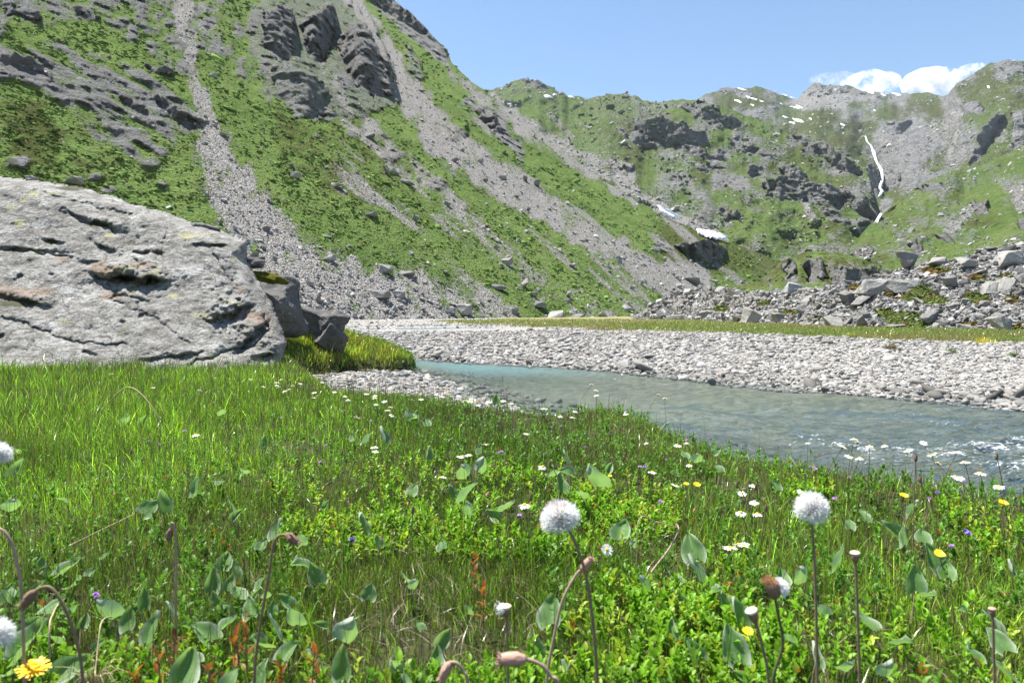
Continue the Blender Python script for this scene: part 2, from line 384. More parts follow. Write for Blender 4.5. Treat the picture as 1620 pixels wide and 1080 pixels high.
def build_water():
    nx, ny = 420, 420
    # strips between the two banks, so the sheet follows the bends; the banks bury its edges
    vsn = np.linspace(-0.06, 1.06, 200)
    fs = np.array(FAR_SHORE, float); ns = np.array(NEAR_SHORE[::-1], float)
    def along(p, u):
        d = np.concatenate([[0], np.cumsum(np.hypot(*np.diff(p, axis=0).T))]); d /= d[-1]
        return np.stack([np.interp(u, d, p[:, 0]), np.interp(u, d, p[:, 1])], -1)
    ku = np.linspace(0, 1, 900)
    a = along(fs, ku); b = along(ns, ku)
    P = a[:, None, :] * (1 - vsn[None, :, None]) + b[:, None, :] * vsn[None, :, None]
    x, y = P[..., 0], P[..., 1]
    rapid = sst(10.0, 6.6, y) * sst(-1.0, 1.5, x) * 0.8
    rap2 = np.exp(-(((x - 4.0) / 1.5) ** 2 + ((y - 5.0) / 0.75) ** 2)) + np.exp(-(((x - 5.5) / 1.4) ** 2 + ((y - 5.7) / 0.6) ** 2)) + 0.35 * np.exp(-(((x - 2.6) / 0.6) ** 2 + ((y - 5.4) / 0.3) ** 2)) + 0.4 * np.exp(-(((x - 2.2) / 0.9) ** 2 + ((y - 7.6) / 0.3) ** 2))
    z = ZW + 0.006 * vnoise(x * 4, y * 7, 0, 81) + rapid * (0.12 * fbm(x * 1.9 - y * 0.6, y * 4.2 + x * 0.8, 0, 4, 82) + 0.012 * fbm(x * 8, y * 13, 0, 2, 83)) + np.clip(rap2, 0, 1) * (0.12 * fbm(x * 2.2 + 4, y * 3.5, 0, 4, 84) + 0.04)
    sw = sdist(x, y, WATER)
    deep = sst(0.1, 1.3, sw) * (0.12 + 0.88 * sst(11.0, 14.0, y))
    F = np.clip(rap2, 0, 1) * 0.4 + rapid * (0.1 + 0.72 * np.clip(fbm(x * 1.9 - y * 0.6, y * 4.2 + x * 0.8, 0, 4, 82), 0, 1))  # white water, plus pale flecks over the rapids painted in for sun glints
    V = np.stack([x, y, z], -1).reshape(-1, 3)
    o = mesh_np('river', V, grid_faces(*x.shape), mat_water('stream_water'), {'mask': np.stack([F, np.clip(rapid + rap2, 0, 1), deep], -1).reshape(-1, 3)})
    tag(o, kind='structure')
    t = np.linspace(0, 2 * np.pi, 64); rr = np.linspace(0.0, 1.12, 16)
    T, R_ = np.meshgrid(t, rr)
    x = -3.2 + 4.5 * R_ * np.cos(T); y = 35 + 3.2 * R_ * np.sin(T)
    zp = float(gz(np.array(-3.2), np.array(31.2))) - 0.09
    V = np.stack([x, y, np.full_like(x, zp)], -1).reshape(-1, 3)
    o = mesh_np('pool', V, grid_faces(*x.shape), mat_water('pool_water', (0.5, 0.75, 0.82), False), {'mask': np.stack([x * 0, x * 0 + 0.1, sst(1.0, 0.3, R_)], -1).reshape(-1, 3)})
    tag(o, kind='structure')
build_water()

# ------------------------------------------------------------------ mountains: sheets at their true distances
def column_cliff(PX, PY, T, poly, strength, seed):
    """make the part of a slope inside an outline steep: it keeps the distance of its own lower edge"""
    w = 9.0
    qx = PX + w * fbm(PX / 12, PY / 12, 0, 4, seed); qy = PY + w * fbm(PX / 12, PY / 12, 5, 4, seed + 3)
    ins = poly_in(qx, qy, poly)
    T2 = T.copy(); cols = np.where(ins.any(0))[0]
    if not len(cols): return T2, ins
    t0 = np.array([T[np.where(ins[:, j])[0][0], j] for j in cols])
    kz = 23; t0 = np.convolve(np.pad(t0, kz // 2, 'edge'), np.ones(kz) / kz, 'valid')
    for c, j in enumerate(cols):
        rows = np.where(ins[:, j])[0]          # row 0 = base
        T2[rows, j] = t0[c] + (T[rows, j] - t0[c]) * (1 - strength)
    return T2, ins
def hill(name, px0, px1, step, sky_pts, base_pts, depth, mat, rows, disp, masks, cliffs=(), jag=0.0, seed=0, back=0.25, warp=()):
    px = np.arange(px0, px1 + step, step, float)
    skyl = np.interp(px, *zip(*sky_pts)); base = np.interp(px, *zip(*base_pts))
    skyl = skyl + jag * fbm(px / 9, px * 0, 0, 4, seed + 1)
    v = np.linspace(0, 1, rows)[:, None]
    PY = base[None] + (skyl - base)[None] * v; PX = np.broadcast_to(px[None], PY.shape)
    rx, rz = rays(PX, PY)
    W = np.zeros(PX.shape)
    for k, (a, lam, rg) in enumerate(warp):
        W += a * ((ridged(PX / lam, PY / lam * 1.15, 0, 3, seed + 60 + k) if rg else fbm(PX / lam, PY / lam * 1.15, 0, 4, seed + 60 + k, 0.55)))
    W *= sst(0, 0.06, v) * sst(1.0, 0.93, v); PYw = PY + W
    vw = v + (PYw - PY) / (skyl - base)[None]
    T = depth(PX, PYw, vw, rx, rays(PX, PYw)[1])
    T = np.maximum.accumulate(T, 0)
    rockm = np.zeros(T.shape)
    for k, c in enumerate(cliffs):
        T, ins = column_cliff(PX, PY, T, c[0], c[1], seed + 20 + k)
        rockm = np.maximum(rockm, ins * (c[2] if len(c) > 2 else 1.0))
    mk = masks(PX, PY, v, T)                       # scree, rock, heath
    mk[..., 1] = np.maximum(mk[..., 1], rockm)
    P = np.stack([rx * T, T, CAMZ + rz * T], -1)
    dT = disp(P, PX, PY, mk, v)
    T = T + dT * sst(0, 0.02, v + 0.01)
    P = np.stack([rx * T, T, CAMZ + rz * T], -1)
    nb = 6                                         # the far side falls away behind the crest
    top = P[-1]; bk = []; h = np.maximum(top[:, 2], 1)
    for k in range(1, nb + 1):
        q = top.copy(); f = k / nb
        q[:, 0] *= 1 + back * f; q[:, 1] *= 1 + back * f; q[:, 2] = top[:, 2] - (0.15 * f + 0.85 * f * f) * h * 0.8
        bk.append(q)
    P = np.concatenate([P, np.stack(bk)], 0); mk = np.concatenate([mk, np.repeat(mk[-1:], nb, 0)], 0)
    o = mesh_np(name, P.reshape(-1, 3), grid_faces(*P.shape[:2]), mat, {'mask': mk.reshape(-1, 3)})
    tag(o, kind='structure')
    return dict(PX=px, base=base, sky=skyl, P=P[:rows], mk=mk[:rows], v=v[:, 0], o=o)
def on_hill(H, px, py):
    """points (and the material mask) of a hill under photograph pixels"""
    j = np.clip(np.round((px - H['PX'][0]) / (H['PX'][1] - H['PX'][0])).astype(int), 0, len(H['PX']) - 1)
    vv = (py - H['base'][j]) / (H['sky'][j] - H['base'][j])
    ok = (vv > 0) & (vv < 1)
    i = np.clip(np.round(vv * (len(H['v']) - 1)).astype(int), 0, len(H['v']) - 1)
    return H['P'][i, j], H['mk'][i, j], ok
def band(PX, PY, pl, seed, wob=15, soft=0.7):
    d, w = seg_dist(PX + wob * fbm(PX / 18, PY / 18, 0, 4, seed), PY + wob * fbm(PX / 18, PY / 18, 7, 4, seed), [p[:2] for p in pl], False, [p[2] for p in pl])
    return sst(1.0 + soft, 1.0 - soft, d / w)
def area(PX, PY, poly, seed, wob=10, soft=8):
    return sst(-soft, soft, sdist(PX + wob * fbm(PX / 25, PY / 25, 0, 4, seed), PY + wob * fbm(PX / 25, PY / 25, 7, 4, seed), poly))

# --- the big slope with its scree chutes
def depthA(PX, PY, v, rx, rz):
    m = 0.7265
    den = m * (-0.833 * rx + 0.553) - rz
    return (m * (0.833 * 20 + 0.553 * 60) + CAMZ + 0.3) / np.maximum(den, 0.075 + 0.25 * np.maximum(0, 0.1 - den))
CH1 = [(262, -60, 15), (285, 0, 13), (298, 60, 11), (305, 110, 10), (325, 170, 13), (342, 240, 27), (380, 320, 44), (428, 400, 52), (485, 450, 62), (560, 500, 85), (640, 530, 110)]
CH2 = [(530, -60, 15), (560, 0, 16), (605, 70, 17), (645, 150, 26), (690, 215, 30), (755, 265, 30), (850, 322, 20), (930, 372, 18), (1010, 420, 22), (1100, 460, 40)]
CH3 = [(505, 90, 8), (530, 140, 14), (575, 195, 18), (640, 255, 20), (700, 310, 16), (770, 380, 18), (850, 440, 20)]
CH4 = [(690, 85, 8), (735, 135, 12), (790, 175, 14), (850, 215, 14), (920, 262, 12), (1000, 312, 10)]
def masksA(PX, PY, v, T):
    s = np.zeros(PX.shape); r = s.copy(); b = s.copy()
    for k, c in enumerate((CH1, CH2, CH3, CH4)):
        s = np.maximum(s, band(PX, PY, c, 100 + 10 * k) * (1, 1, 0.62, 0.8)[k])
    isl = fbm((PX - 0.5 * PY) / 16, (PX + 0.8 * PY) / 34, 0, 5, 139)
    s = np.clip(s * (0.84 + 0.75 * isl), 0, 1)
    foot = sst(395, 505, PY + 18 * fbm(PX / 40, PY / 25, 0, 3, 140)) * sst(430, 560, PX)
    s = np.maximum(s, foot * (0.30 + 0.75 * fbm(PX / 26, PY / 11, 0, 5, 141)))
    streak = fbm((PX - PY * 1.1) / 26, (PX + PY) / 160, 0, 4, 142)
    s = np.maximum(s, sst(0.0, 0.42, streak) * 0.62 * sst(480, 560, PX) * sst(60, 200, PY))
    r = np.maximum(r, area(PX, PY, [(95, -40), (400, -40), (330, 60), (300, 120), (262, 105), (180, 45)], 143) * (0.45 + 0.8 * fbm(PX / 14, PY / 12, 0, 5, 157)))
    s = np.maximum(s, area(PX, PY, [(270, -40), (420, -40), (380, 20), (320, 60), (300, 50)], 158, 12, 10) * (0.35 + 0.8 * fbm(PX / 16, PY / 14, 0, 5, 159)))
    r = np.maximum(r, area(PX, PY, [(-80, 72), (90, 66), (170, 88), (250, 128), (318, 168), (328, 195), (285, 235), (222, 262), (150, 215), (95, 165), (40, 128), (-80, 118)], 144, 10, 7) * (0.62 + 0.85 * fbm((PX - PY * 0.4) / 34, (PY - 0.55 * PX) / 11, 0, 5, 145)))
    r = np.maximum(r, area(PX, PY, [(-60, -60), (130, -60), (150, 30), (60, 40), (0, 60), (-60, 60)], 146) * (0.45 + 0.7 * fbm(PX / 22, PY / 14, 0, 5, 156)))
    r = np.maximum(r, area(PX, PY, [(585, -60), (650, 10), (715, 95), (690, 95), (650, 60), (590, 10)], 147, 6, 5) * 0.85)
    r = np.maximum(r, area(PX, PY, [(300, 60), (420, 0), (520, -20), (620, 130), (600, 170), (520, 190), (440, 170), (360, 110)], 148, 14, 12) * (0.36 + 0.75 * fbm(PX / 20, PY / 26, 0, 5, 149)))
    r = np.maximum(r, band(PX, PY, [(745, 165, 10), (790, 195, 14), (815, 225, 10), (830, 250, 6)], 150) * 0.75)
    for (x, y, w) in ((30, 255, 22), (235, 258, 18), (255, 290, 10), (150, 280, 14), (170, 300, 14), (620, 245, 20), (690, 290, 22), (560, 210, 12), (1050, 390, 20)):
        r = np.maximum(r, sst(1.4, 0.5, np.hypot((PX - x) / w, (PY - y) / (w * 0.45)) + 0.6 * fbm(PX / 12, PY / 12, 0, 3, 151)) * 0.7)
    b = 0.12 + 0.5 * fbm(PX / 45, PY / 30, 0, 4, 152) + 0.5 * area(PX, PY, [(-40, 150), (60, 160), (200, 300), (120, 300), (-40, 230)], 153, 12, 25) + 0.35 * area(PX, PY, [(420, 170), (660, 220), (640, 330), (480, 300)], 154, 14, 25)
    b = np.maximum(b, 0.3 + 0.4 * area(PX, PY, [(1040, 350), (1300, 380), (1300, 440), (1040, 430)], 155, 10, 15))
    return np.stack([s, r, b], -1)
def dispA(P, PX, PY, mk, v):
    x, y, z = P[..., 0], P[..., 1], P[..., 2]
    k = np.clip(y / 120, 0.45, 2.5)
    n = 1.6 * fbm(x / 22, y / 22, z / 22, 4, 200) + 0.75 * fbm(x / 5, y / 5, z / 5, 4, 204)
    rk = np.clip(mk[..., 1], 0, 1)
    rd = ridged((x + 0.4 * z) / 13, y / 13, (z - 0.3 * x) / 11, 4, 208)
    st = ridged((x + 0.6 * z) / 9, y / 9, (z - 0.5 * x) / 5, 4, 212)
    fine = ridged((x + z) / 3.4, y / 3.4, (z - 0.6 * x) / 2.2, 3, 220) + 0.8 * fbm(x / 1.6, y / 1.6, z / 1.6, 3, 224)
    saw = ((0.9 * z - 0.5 * x + 2.5 * fbm(x / 9, y / 9, z / 9, 3, 228)) / 4.5) % 1.0
    return k * (1.4 * n + rk * 0.9 * saw - rk * (2.2 * rd + 2.0 * st + 1.0 * fine)) + 0.5 * k * np.clip(mk[..., 0], 0, 1) - 9 * rk * sst(60, 20, PY) * ridged(PX / 60, PY / 90, 0, 3, 216) * (PX > 560)
SKYA = [(-500, -160), (400, -160), (560, -60), (612, -6), (650, 20), (690, 62), (708, 78), (714, 98), (745, 128), (778, 152), (830, 190), (900, 243), (950, 284), (1010, 320), (1060, 345), (1120, 372), (1160, 385), (1215, 405), (1290, 430)]
BASEA = [(-500, 560), (500, 525), (1000, 512), (1290, 500)]
CLA = [([(395, 10), (470, -20), (540, -10), (585, 30), (625, 110), (628, 165), (560, 190), (500, 195), (430, 150), (400, 80)], 0.15, 0.5), ([(585, -50), (640, 8), (705, 78), (712, 100), (660, 70), (600, 15)], 0.6, 0.8), ([(418, 22), (440, 8), (458, 18), (470, 55), (455, 95), (432, 92), (416, 62)], 0.75), ([(474, 34), (505, 18), (522, 8), (531, 55), (516, 100), (490, 88)], 0.8),
       ([(536, 70), (555, 42), (577, 36), (612, 100), (622, 150), (585, 152), (552, 118)], 0.8), ([(430, 100), (470, 112), (515, 125), (517, 188), (470, 186), (436, 150)], 0.6, 0.6),
       ([(0, 82), (40, 88), (72, 106), (86, 122), (60, 112), (0, 98)], 1.0), ([(228, 98), (275, 112), (276, 122), (240, 116)], 1.0), ([(238, 146), (268, 160), (312, 200), (298, 208), (262, 176)], 1.0),
       ([(298, 176), (322, 190), (320, 200), (300, 190)], 1.0), ([(0, 0), (62, 22), (70, 36), (20, 26), (0, 14)], 0.9), ([(120, 10), (160, 26), (150, 34), (118, 22)], 0.8), ([(190, 150), (232, 168), (235, 182), (196, 164)], 0.8),
       ([(752, 172), (782, 180), (800, 210), (790, 216), (760, 190)], 0.8), ([(640, 60), (662, 92), (672, 132), (655, 130), (640, 95)], 0.5, 0.5), ([(700, 225), (735, 190), (742, 215), (715, 230)], 0.4, 0.3),
       ([(1065, 385), (1105, 378), (1145, 392), (1142, 410), (1098, 412)], 1.0)]
HA = hill('mountain_slope', -500, 1290, 2.5, SKYA, BASEA, depthA, M['hill_near'], 300, dispA, masksA, CLA, 2.0, 1)

# --- middle mountain, cut by crags
def blob(x, y, w, h, seed, ang=0.5):
    r_ = np.random.default_rng(seed); t = np.sort(r_.uniform(0, 2 * np.pi, 9)); q = r_.uniform(0.6, 1.15, 9)
    X, Y = w * q * np.cos(t), h * q * np.sin(t); c, s = math.cos(ang), math.sin(ang)
    return [(x + a * c - b * s, y + a * s + b * c) for a, b in zip(X, Y)]
def depthB(PX, PY, v, rx, rz):
    t1 = np.interp(PX, (600, 785, 1000, 1150, 1260, 1340, 1400), (980, 1000, 950, 900, 850, 780, 620)); t0 = np.interp(PX, (600, 1000, 1400), (260, 290, 330))
    vv = v + 0.02 * fbm(PX / 60, PY / 30, 0, 3, 300)
    saw = vv * 7 + 1.6 * fbm(PX / 90, PY / 60, 0, 3, 301); fr = saw - np.floor(saw)
    amp = sst(-0.1, 0.35, fbm(PX / 110, PY / 70, 0, 2, 302)) * 0.55
    vv = vv + amp * (sst(0.45, 1, fr) - fr) / 7
    return t0 * (t1 / t0) ** np.clip(vv, -0.2, 1.2)
SKYB = [(600, 140), (780, 142), (800, 134), (828, 124), (850, 127), (870, 138), (895, 150), (930, 158), (955, 150), (985, 147), (1005, 152), (1030, 163), (1070, 158), (1100, 158), (1140, 168), (1180, 182), (1215, 196), (1255, 212), (1300, 222), (1335, 238), (1362, 262), (1378, 285), (1388, 320), (1396, 345), (1405, 372), (1420, 400)]
BASEB = [(600, 470), (1420, 470)]
CLB = [([(1000, 190), (1050, 185), (1110, 208), (1108, 230), (1060, 232), (1010, 215)], 1.0), ([(975, 205), (1010, 210), (1040, 235), (1005, 228)], 0.9), ([(1065, 165), (1110, 160), (1160, 185), (1180, 200), (1150, 202), (1090, 180)], 0.9),
       ([(1262, 218), (1300, 222), (1340, 250), (1366, 270), (1365, 276), (1335, 275), (1300, 250), (1270, 238)], 1.0), ([(1250, 205), (1268, 210), (1268, 225), (1252, 218)], 1.0), ([(1080, 225), (1120, 240), (1118, 255), (1085, 240)], 0.8),
       ([(1180, 262), (1205, 258), (1202, 278), (1185, 280)], 1.0), ([(1205, 285), (1250, 275), (1300, 290), (1345, 305), (1330, 325), (1280, 318), (1215, 312)], 0.9), ([(1230, 255), (1262, 262), (1275, 285), (1245, 280)], 0.85),
       ([(1340, 300), (1370, 318), (1388, 345), (1372, 352), (1345, 330)], 1.0), ([(1155, 220), (1200, 232), (1230, 250), (1195, 248), (1160, 235)], 0.8), ([(1080, 250), (1120, 262), (1150, 262), (1120, 275)], 0.6),
       ([(1140, 330), (1172, 335), (1170, 350), (1145, 345)], 0.8), ([(1170, 300), (1185, 312), (1200, 335), (1184, 322)], 0.7), ([(1345, 355), (1375, 350), (1372, 372), (1350, 372)], 1.0), ([(960, 250), (1000, 262), (996, 280), (968, 272)], 0.5),
       ([(1025, 330), (1060, 330), (1070, 345), (1035, 345)], 0.6), ([(1108, 245), (1140, 240), (1150, 252), (1115, 258)], 0.7), ([(820, 122), (850, 124), (872, 140), (840, 134)], 0.7), ([(1290, 322), (1320, 330), (1345, 352), (1310, 345)], 0.8)]
def masksB(PX, PY, v, T):
    f = fbm(PX / 30, PY / 22, 0, 5, 320)
    s = 0.5 * sst(0.2, 0.6, fbm((PX - PY) / 30, (PX + PY) / 110, 0, 4, 321)) * sst(1180, 1000, PX)
    s = np.maximum(s, band(PX, PY, [(780, 160, 12), (850, 205, 12), (940, 262, 16), (1020, 318, 10), (1075, 345, 8)], 322) * 0.65)
    s = np.maximum(s, band(PX, PY, [(1035, 328, 5), (1090, 352, 8), (1150, 378, 5)], 323, 4) * 0.9)
    s = np.maximum(s, area(PX, PY, [(965, 250), (1000, 255), (1008, 285), (975, 290)], 324, 6, 5) * 0.75)
    s = np.maximum(s, band(PX, PY, [(1270, 320, 5), (1290, 350, 7)], 325, 4) * 0.7)
    s = np.maximum(s, sst(200, 140, PY + 12 * f) * 0.4 * sst(1060, 900, PX))
    r = 0.33 + 0.8 * f * sst(900, 1150, PX) - 0.15 * sst(950, 800, PX)
    b = 0.35 + 0.6 * fbm(PX / 70, PY / 40, 0, 4, 326)
    return np.stack([s, r, b], -1)
def dispB(P, PX, PY, mk, v):
    x, y, z = P[..., 0], P[..., 1], P[..., 2]
    rk = np.clip(mk[..., 1], 0, 1)
    return 2.5 * fbm(x / 30, y / 30, z / 30, 4, 334) - rk * (5 * ridged((x + z) / 30, y / 30, (z - 0.5 * x) / 22, 4, 338) + 7 * fbm(x / 12, y / 12, z / 8, 4, 342, 0.6))
HB = hill('middle_mountain', 600, 1420, 2.0, SKYB, BASEB, depthB, M['hill_mid'], 210, dispB, masksB, CLB, 3.5, 31, 0.25, ((15, 75, 0), (4.5, 26, 0), (1.3, 10, 0), (3, 34, 1)))

# --- head of the valley: the high plateau, the peaks and the slab wall beside the waterfall
def depthD(PX, PY, v, rx, rz):
    t1 = np.interp(PX, (1000, 1100, 1250, 1420, 1480, 1520, 1600, 2200), (1700, 1900, 2300, 2200, 1750, 1500, 1400, 1200)); t0 = np.interp(PX, (1000, 1380, 1620, 2200), (600, 640, 560, 500))
    g = np.interp(PX, (1000, 1300, 1420, 1520, 2200), (1.5, 1.7, 1.25, 1.0, 1.0))
    vv = np.clip(v, 0, 1) ** g
    # a ravine where the water comes down
    rav = np.exp(-((PX - np.interp(PY, (120, 215, 260, 300, 360), (1340, 1370, 1385, 1395, 1390))) / 26) ** 2) * sst(180, 225, PY)
    return t0 * (t1 / t0) ** vv * (1 + 0.10 * rav)
SKYD = [(1000, 166), (1095, 160), (1118, 148), (1150, 139), (1200, 138), (1222, 146), (1245, 154), (1262, 158), (1272, 146), (1288, 133), (1310, 133), (1345, 136), (1365, 144), (1390, 146), (1420, 150), (1440, 148), (1470, 147), (1490, 153), (1500, 150), (1512, 132), (1545, 114), (1570, 98), (1592, 95), (1625, 98), (1700, 60), (1850, 20), (2200, 0)]
BASED = [(1000, 420), (2200, 420)]
CLD = [([(1590, 178), (1575, 176), (1556, 205), (1535, 245), (1530, 262), (1548, 255), (1572, 215), (1578, 195)], 1.0), ([(1418, 195), (1440, 190), (1440, 208), (1422, 212)], 0.9), ([(1280, 150), (1290, 134), (1350, 138), (1380, 150), (1340, 148)], 0.6),
       ([(1155, 143), (1180, 145), (1205, 155), (1170, 152)], 0.6), ([(1370, 255), (1392, 268), (1388, 300), (1370, 290)], 0.9), ([(1398, 268), (1420, 272), (1420, 295), (1402, 300)], 0.7), ([(1520, 165), (1545, 160), (1560, 175), (1530, 178)], 0.5),
       ([(1600, 180), (1640, 170), (1640, 215), (1600, 235)], 0.6, 0.6), ([(1580, 100), (1620, 100), (1640, 115), (1590, 118)], 0.6)]
def masksD(PX, PY, v, T):
    f = fbm(PX / 26, PY / 20, 0, 5, 350)
    wall = area(PX, PY, [(1385, 200), (1480, 180), (1520, 175), (1540, 260), (1470, 270), (1420, 300), (1385, 300)], 351, 12, 14)
    vs_ = fbm((PX + PY * 0.35) / 7, PY / 60, 0, 4, 352)
    s = wall * (0.42 + 0.55 * vs_) + 0.35 * sst(0.1, 0.5, f) + area(PX, PY, [(1235, 165), (1285, 140), (1400, 152), (1330, 175), (1270, 178)], 353, 6, 8) * 0.6 + sst(175, 140, PY) * 0.25 * sst(1500, 1450, PX)
    r = 0.36 + 0.7 * f + wall * 0.3
    b = 0.45 + 0.5 * fbm(PX / 60, PY / 30, 0, 4, 354) + 0.2 * sst(240, 170, PY)
    return np.stack([s, r, b], -1)
def dispD(P, PX, PY, mk, v):
    x, y, z = P[..., 0], P[..., 1], P[..., 2]; rk = np.clip(mk[..., 1], 0, 1)
    return 6 * fbm(x / 80, y / 80, z / 80, 4, 364) - rk * (12 * ridged((x + z) / 70, y / 70, (z - 0.5 * x) / 50, 4, 368) + 14 * fbm(x / 26, y / 26, z / 18, 4, 372, 0.6))
HD = hill('valley_head', 1000, 2200, 2.0, SKYD, BASED, depthD, M['hill_far'], 200, dispD, masksD, CLD, 3.5, 51, 0.25, ((14, 80, 0), (4.5, 26, 0), (1.3, 10, 0), (4, 40, 1)))

# --- green shoulder below the waterfall
def depthF(PX, PY, v, rx, rz):
    t1 = np.interp(PX, (1330, 1400, 1500, 1620, 2200), (330, 420, 520, 560, 600)); t0 = np.interp(PX, (1330, 1620, 2200), (190, 150, 120))
    return t0 * (t1 / t0) ** (v ** 0.95)
SKYF = [(1330, 425), (1345, 392), (1372, 360), (1395, 340), (1420, 318), (1445, 298), (1475, 282), (1500, 272), (1530, 268), (1560, 258), (1600, 240), (1625, 228), (1750, 170), (2200, 60)]
BASEF = [(1330, 470), (2200, 470)]
CLF = [([(1440, 300), (1480, 290), (1510, 300), (1475, 302)], 0.6), ([(1535, 320), (1560, 315), (1568, 335), (1545, 335)], 0.8), ([(1480, 370), (1500, 372), (1515, 385), (1495, 382)], 0.8), ([(1436, 385), (1450, 375), (1462, 395), (1448, 405)], 0.9), ([(1345, 398), (1375, 390), (1378, 405), (1350, 410)], 0.9), ([(1605, 345), (1640, 345), (1640, 360), (1610, 362)], 0.7)]
def masksF(PX, PY, v, T):
    f = fbm(PX / 34, PY / 22, 0, 5, 380)
    s = area(PX, PY, [(1595, 290), (1640, 280), (1640, 345), (1610, 340)], 381, 8, 8) * 0.62 + band(PX, PY, [(1540, 330, 12), (1515, 352, 14), (1500, 365, 8)], 382) * 0.62 + 0.5 * sst(0.3, 0.6, f)
    return np.stack([s, 0.19 + 0.65 * f, 0.35 + 0.6 * fbm(PX / 60, PY / 35, 0, 4, 383)], -1)
def dispF(P, PX, PY, mk, v):
    x, y, z = P[..., 0], P[..., 1], P[..., 2]; rk = np.clip(mk[..., 1], 0, 1)
    return 1.5 * fbm(x / 14, y / 14, z / 14, 4, 394) - rk * 3.5 * ridged(x / 12, y / 12, z / 14, 4, 398)
HF = hill('green_shoulder', 1330, 2200, 2.0, SKYF, BASEF, depthF, M['hill_mid'], 150, dispF, masksF, CLF, 1.5, 71, 0.25, ((13, 70, 0), (4, 22, 0), (1.2, 9, 0)))

# --- mossy knoll and the low hummocks in front of the ravine
def depthG(PX, PY, v, rx, rz):
    return 120 + 50 * v ** 1.4 + 0 * PX
SKYG = [(1120, 470), (1150, 455), (1190, 448), (1212, 436), (1235, 413), (1262, 402), (1290, 396), (1325, 399), (1355, 406), (1390, 416), (1430, 430), (1470, 445), (1500, 470)]
BASEG = [(1120, 500), (1500, 500)]
def masksG(PX, PY, v, T):
    return np.stack([0 * PX, 0.25 + 0.5 * fbm(PX / 14, PY / 12, 0, 4, 400), 0.62 + 0.5 * fbm(PX / 30, PY / 20, 0, 3, 401)], -1)
def dispG(P, PX, PY, mk, v):
    x, y, z = P[..., 0], P[..., 1], P[..., 2]
    return 3.0 * fbm(x / 14, y / 14, z / 14, 4, 405) - np.clip(mk[..., 1], 0, 1) * 4 * ridged(x / 7, y / 7, z / 12, 4, 408)
HG = hill('mossy_knoll', 1120, 1500, 2.0, SKYG, BASEG, depthG, M['hill_near'], 70, dispG, masksG, [([(1272, 412), (1300, 408), (1310, 440), (1275, 445)], 0.9), ([(1310, 418), (1390, 425), (1395, 450), (1315, 455)], 0.9), ([(1240, 418), (1258, 412), (1262, 440), (1245, 445)], 0.6)], 1.5, 91, 0.3)

# --- rockfall apron across the plain
def depthH(PX, PY, v, rx, rz):
    a = math.radians(21); th = np.arctan(rz)
    t0 = np.interp(PX, (1000, 1080, 1200, 1300, 1450, 1620, 2300), (84, 72, 50, 38, 31, 27, 20))
    return t0 * math.sin(a) / np.maximum(np.sin(a - th), 0.11)
SKYH = [(1000, 500), (1040, 478), (1075, 462), (1130, 458), (1200, 461), (1260, 460), (1320, 452), (1380, 440), (1420, 425), (1460, 418), (1500, 412), (1540, 402), (1580, 392), (1620, 384), (1800, 340), (2300, 250)]
BASEH = [(1000, 512), (1100, 516), (1300, 528), (1620, 540), (2300, 575)]
def heathH(PX, PY):
    h = np.zeros(PX.shape)
    for (x, y, w, hh) in ((1440, 462, 40, 14), (1475, 475, 30, 8), (1545, 472, 24, 12), (1590, 440, 14, 7), (1430, 505, 35, 12), (1460, 515, 30, 8), (1400, 495, 18, 6), (1480, 428, 25, 7), (1530, 515, 18, 7), (1610, 520, 14, 7), (1545, 440, 14, 7), (1330, 512, 12, 6), (1250, 495, 14, 5), (1210, 480, 12, 5), (1355, 455, 16, 5), (1410, 425, 12, 5), (1600, 475, 14, 8), (1140, 488, 12, 4), (1290, 505, 10, 4), (1170, 505, 10, 4)):
        h = np.maximum(h, sst(1.25, 0.7, np.hypot((PX - x) / w, (PY - y) / hh) + 0.35 * fbm(PX / 10, PY / 10, 0, 3, 410)))
    return h
def masksH(PX, PY, v, T):
    h = heathH(PX, PY)
    return np.stack([0.75 * (1 - h), 0 * PX, 0.35 + 0.5 * h], -1)
def dispH(P, PX, PY, mk, v):
    x, y, z = P[..., 0], P[..., 1], P[..., 2]
    return 0.8 * fbm(x / 5, y / 5, z / 5, 4, 415)
HH = hill('rockfall_apron', 1000, 2300, 3.0, SKYH, BASEH, depthH, M['hill_near'], 80, dispH, masksH, (), 2.0, 95, 0.3)

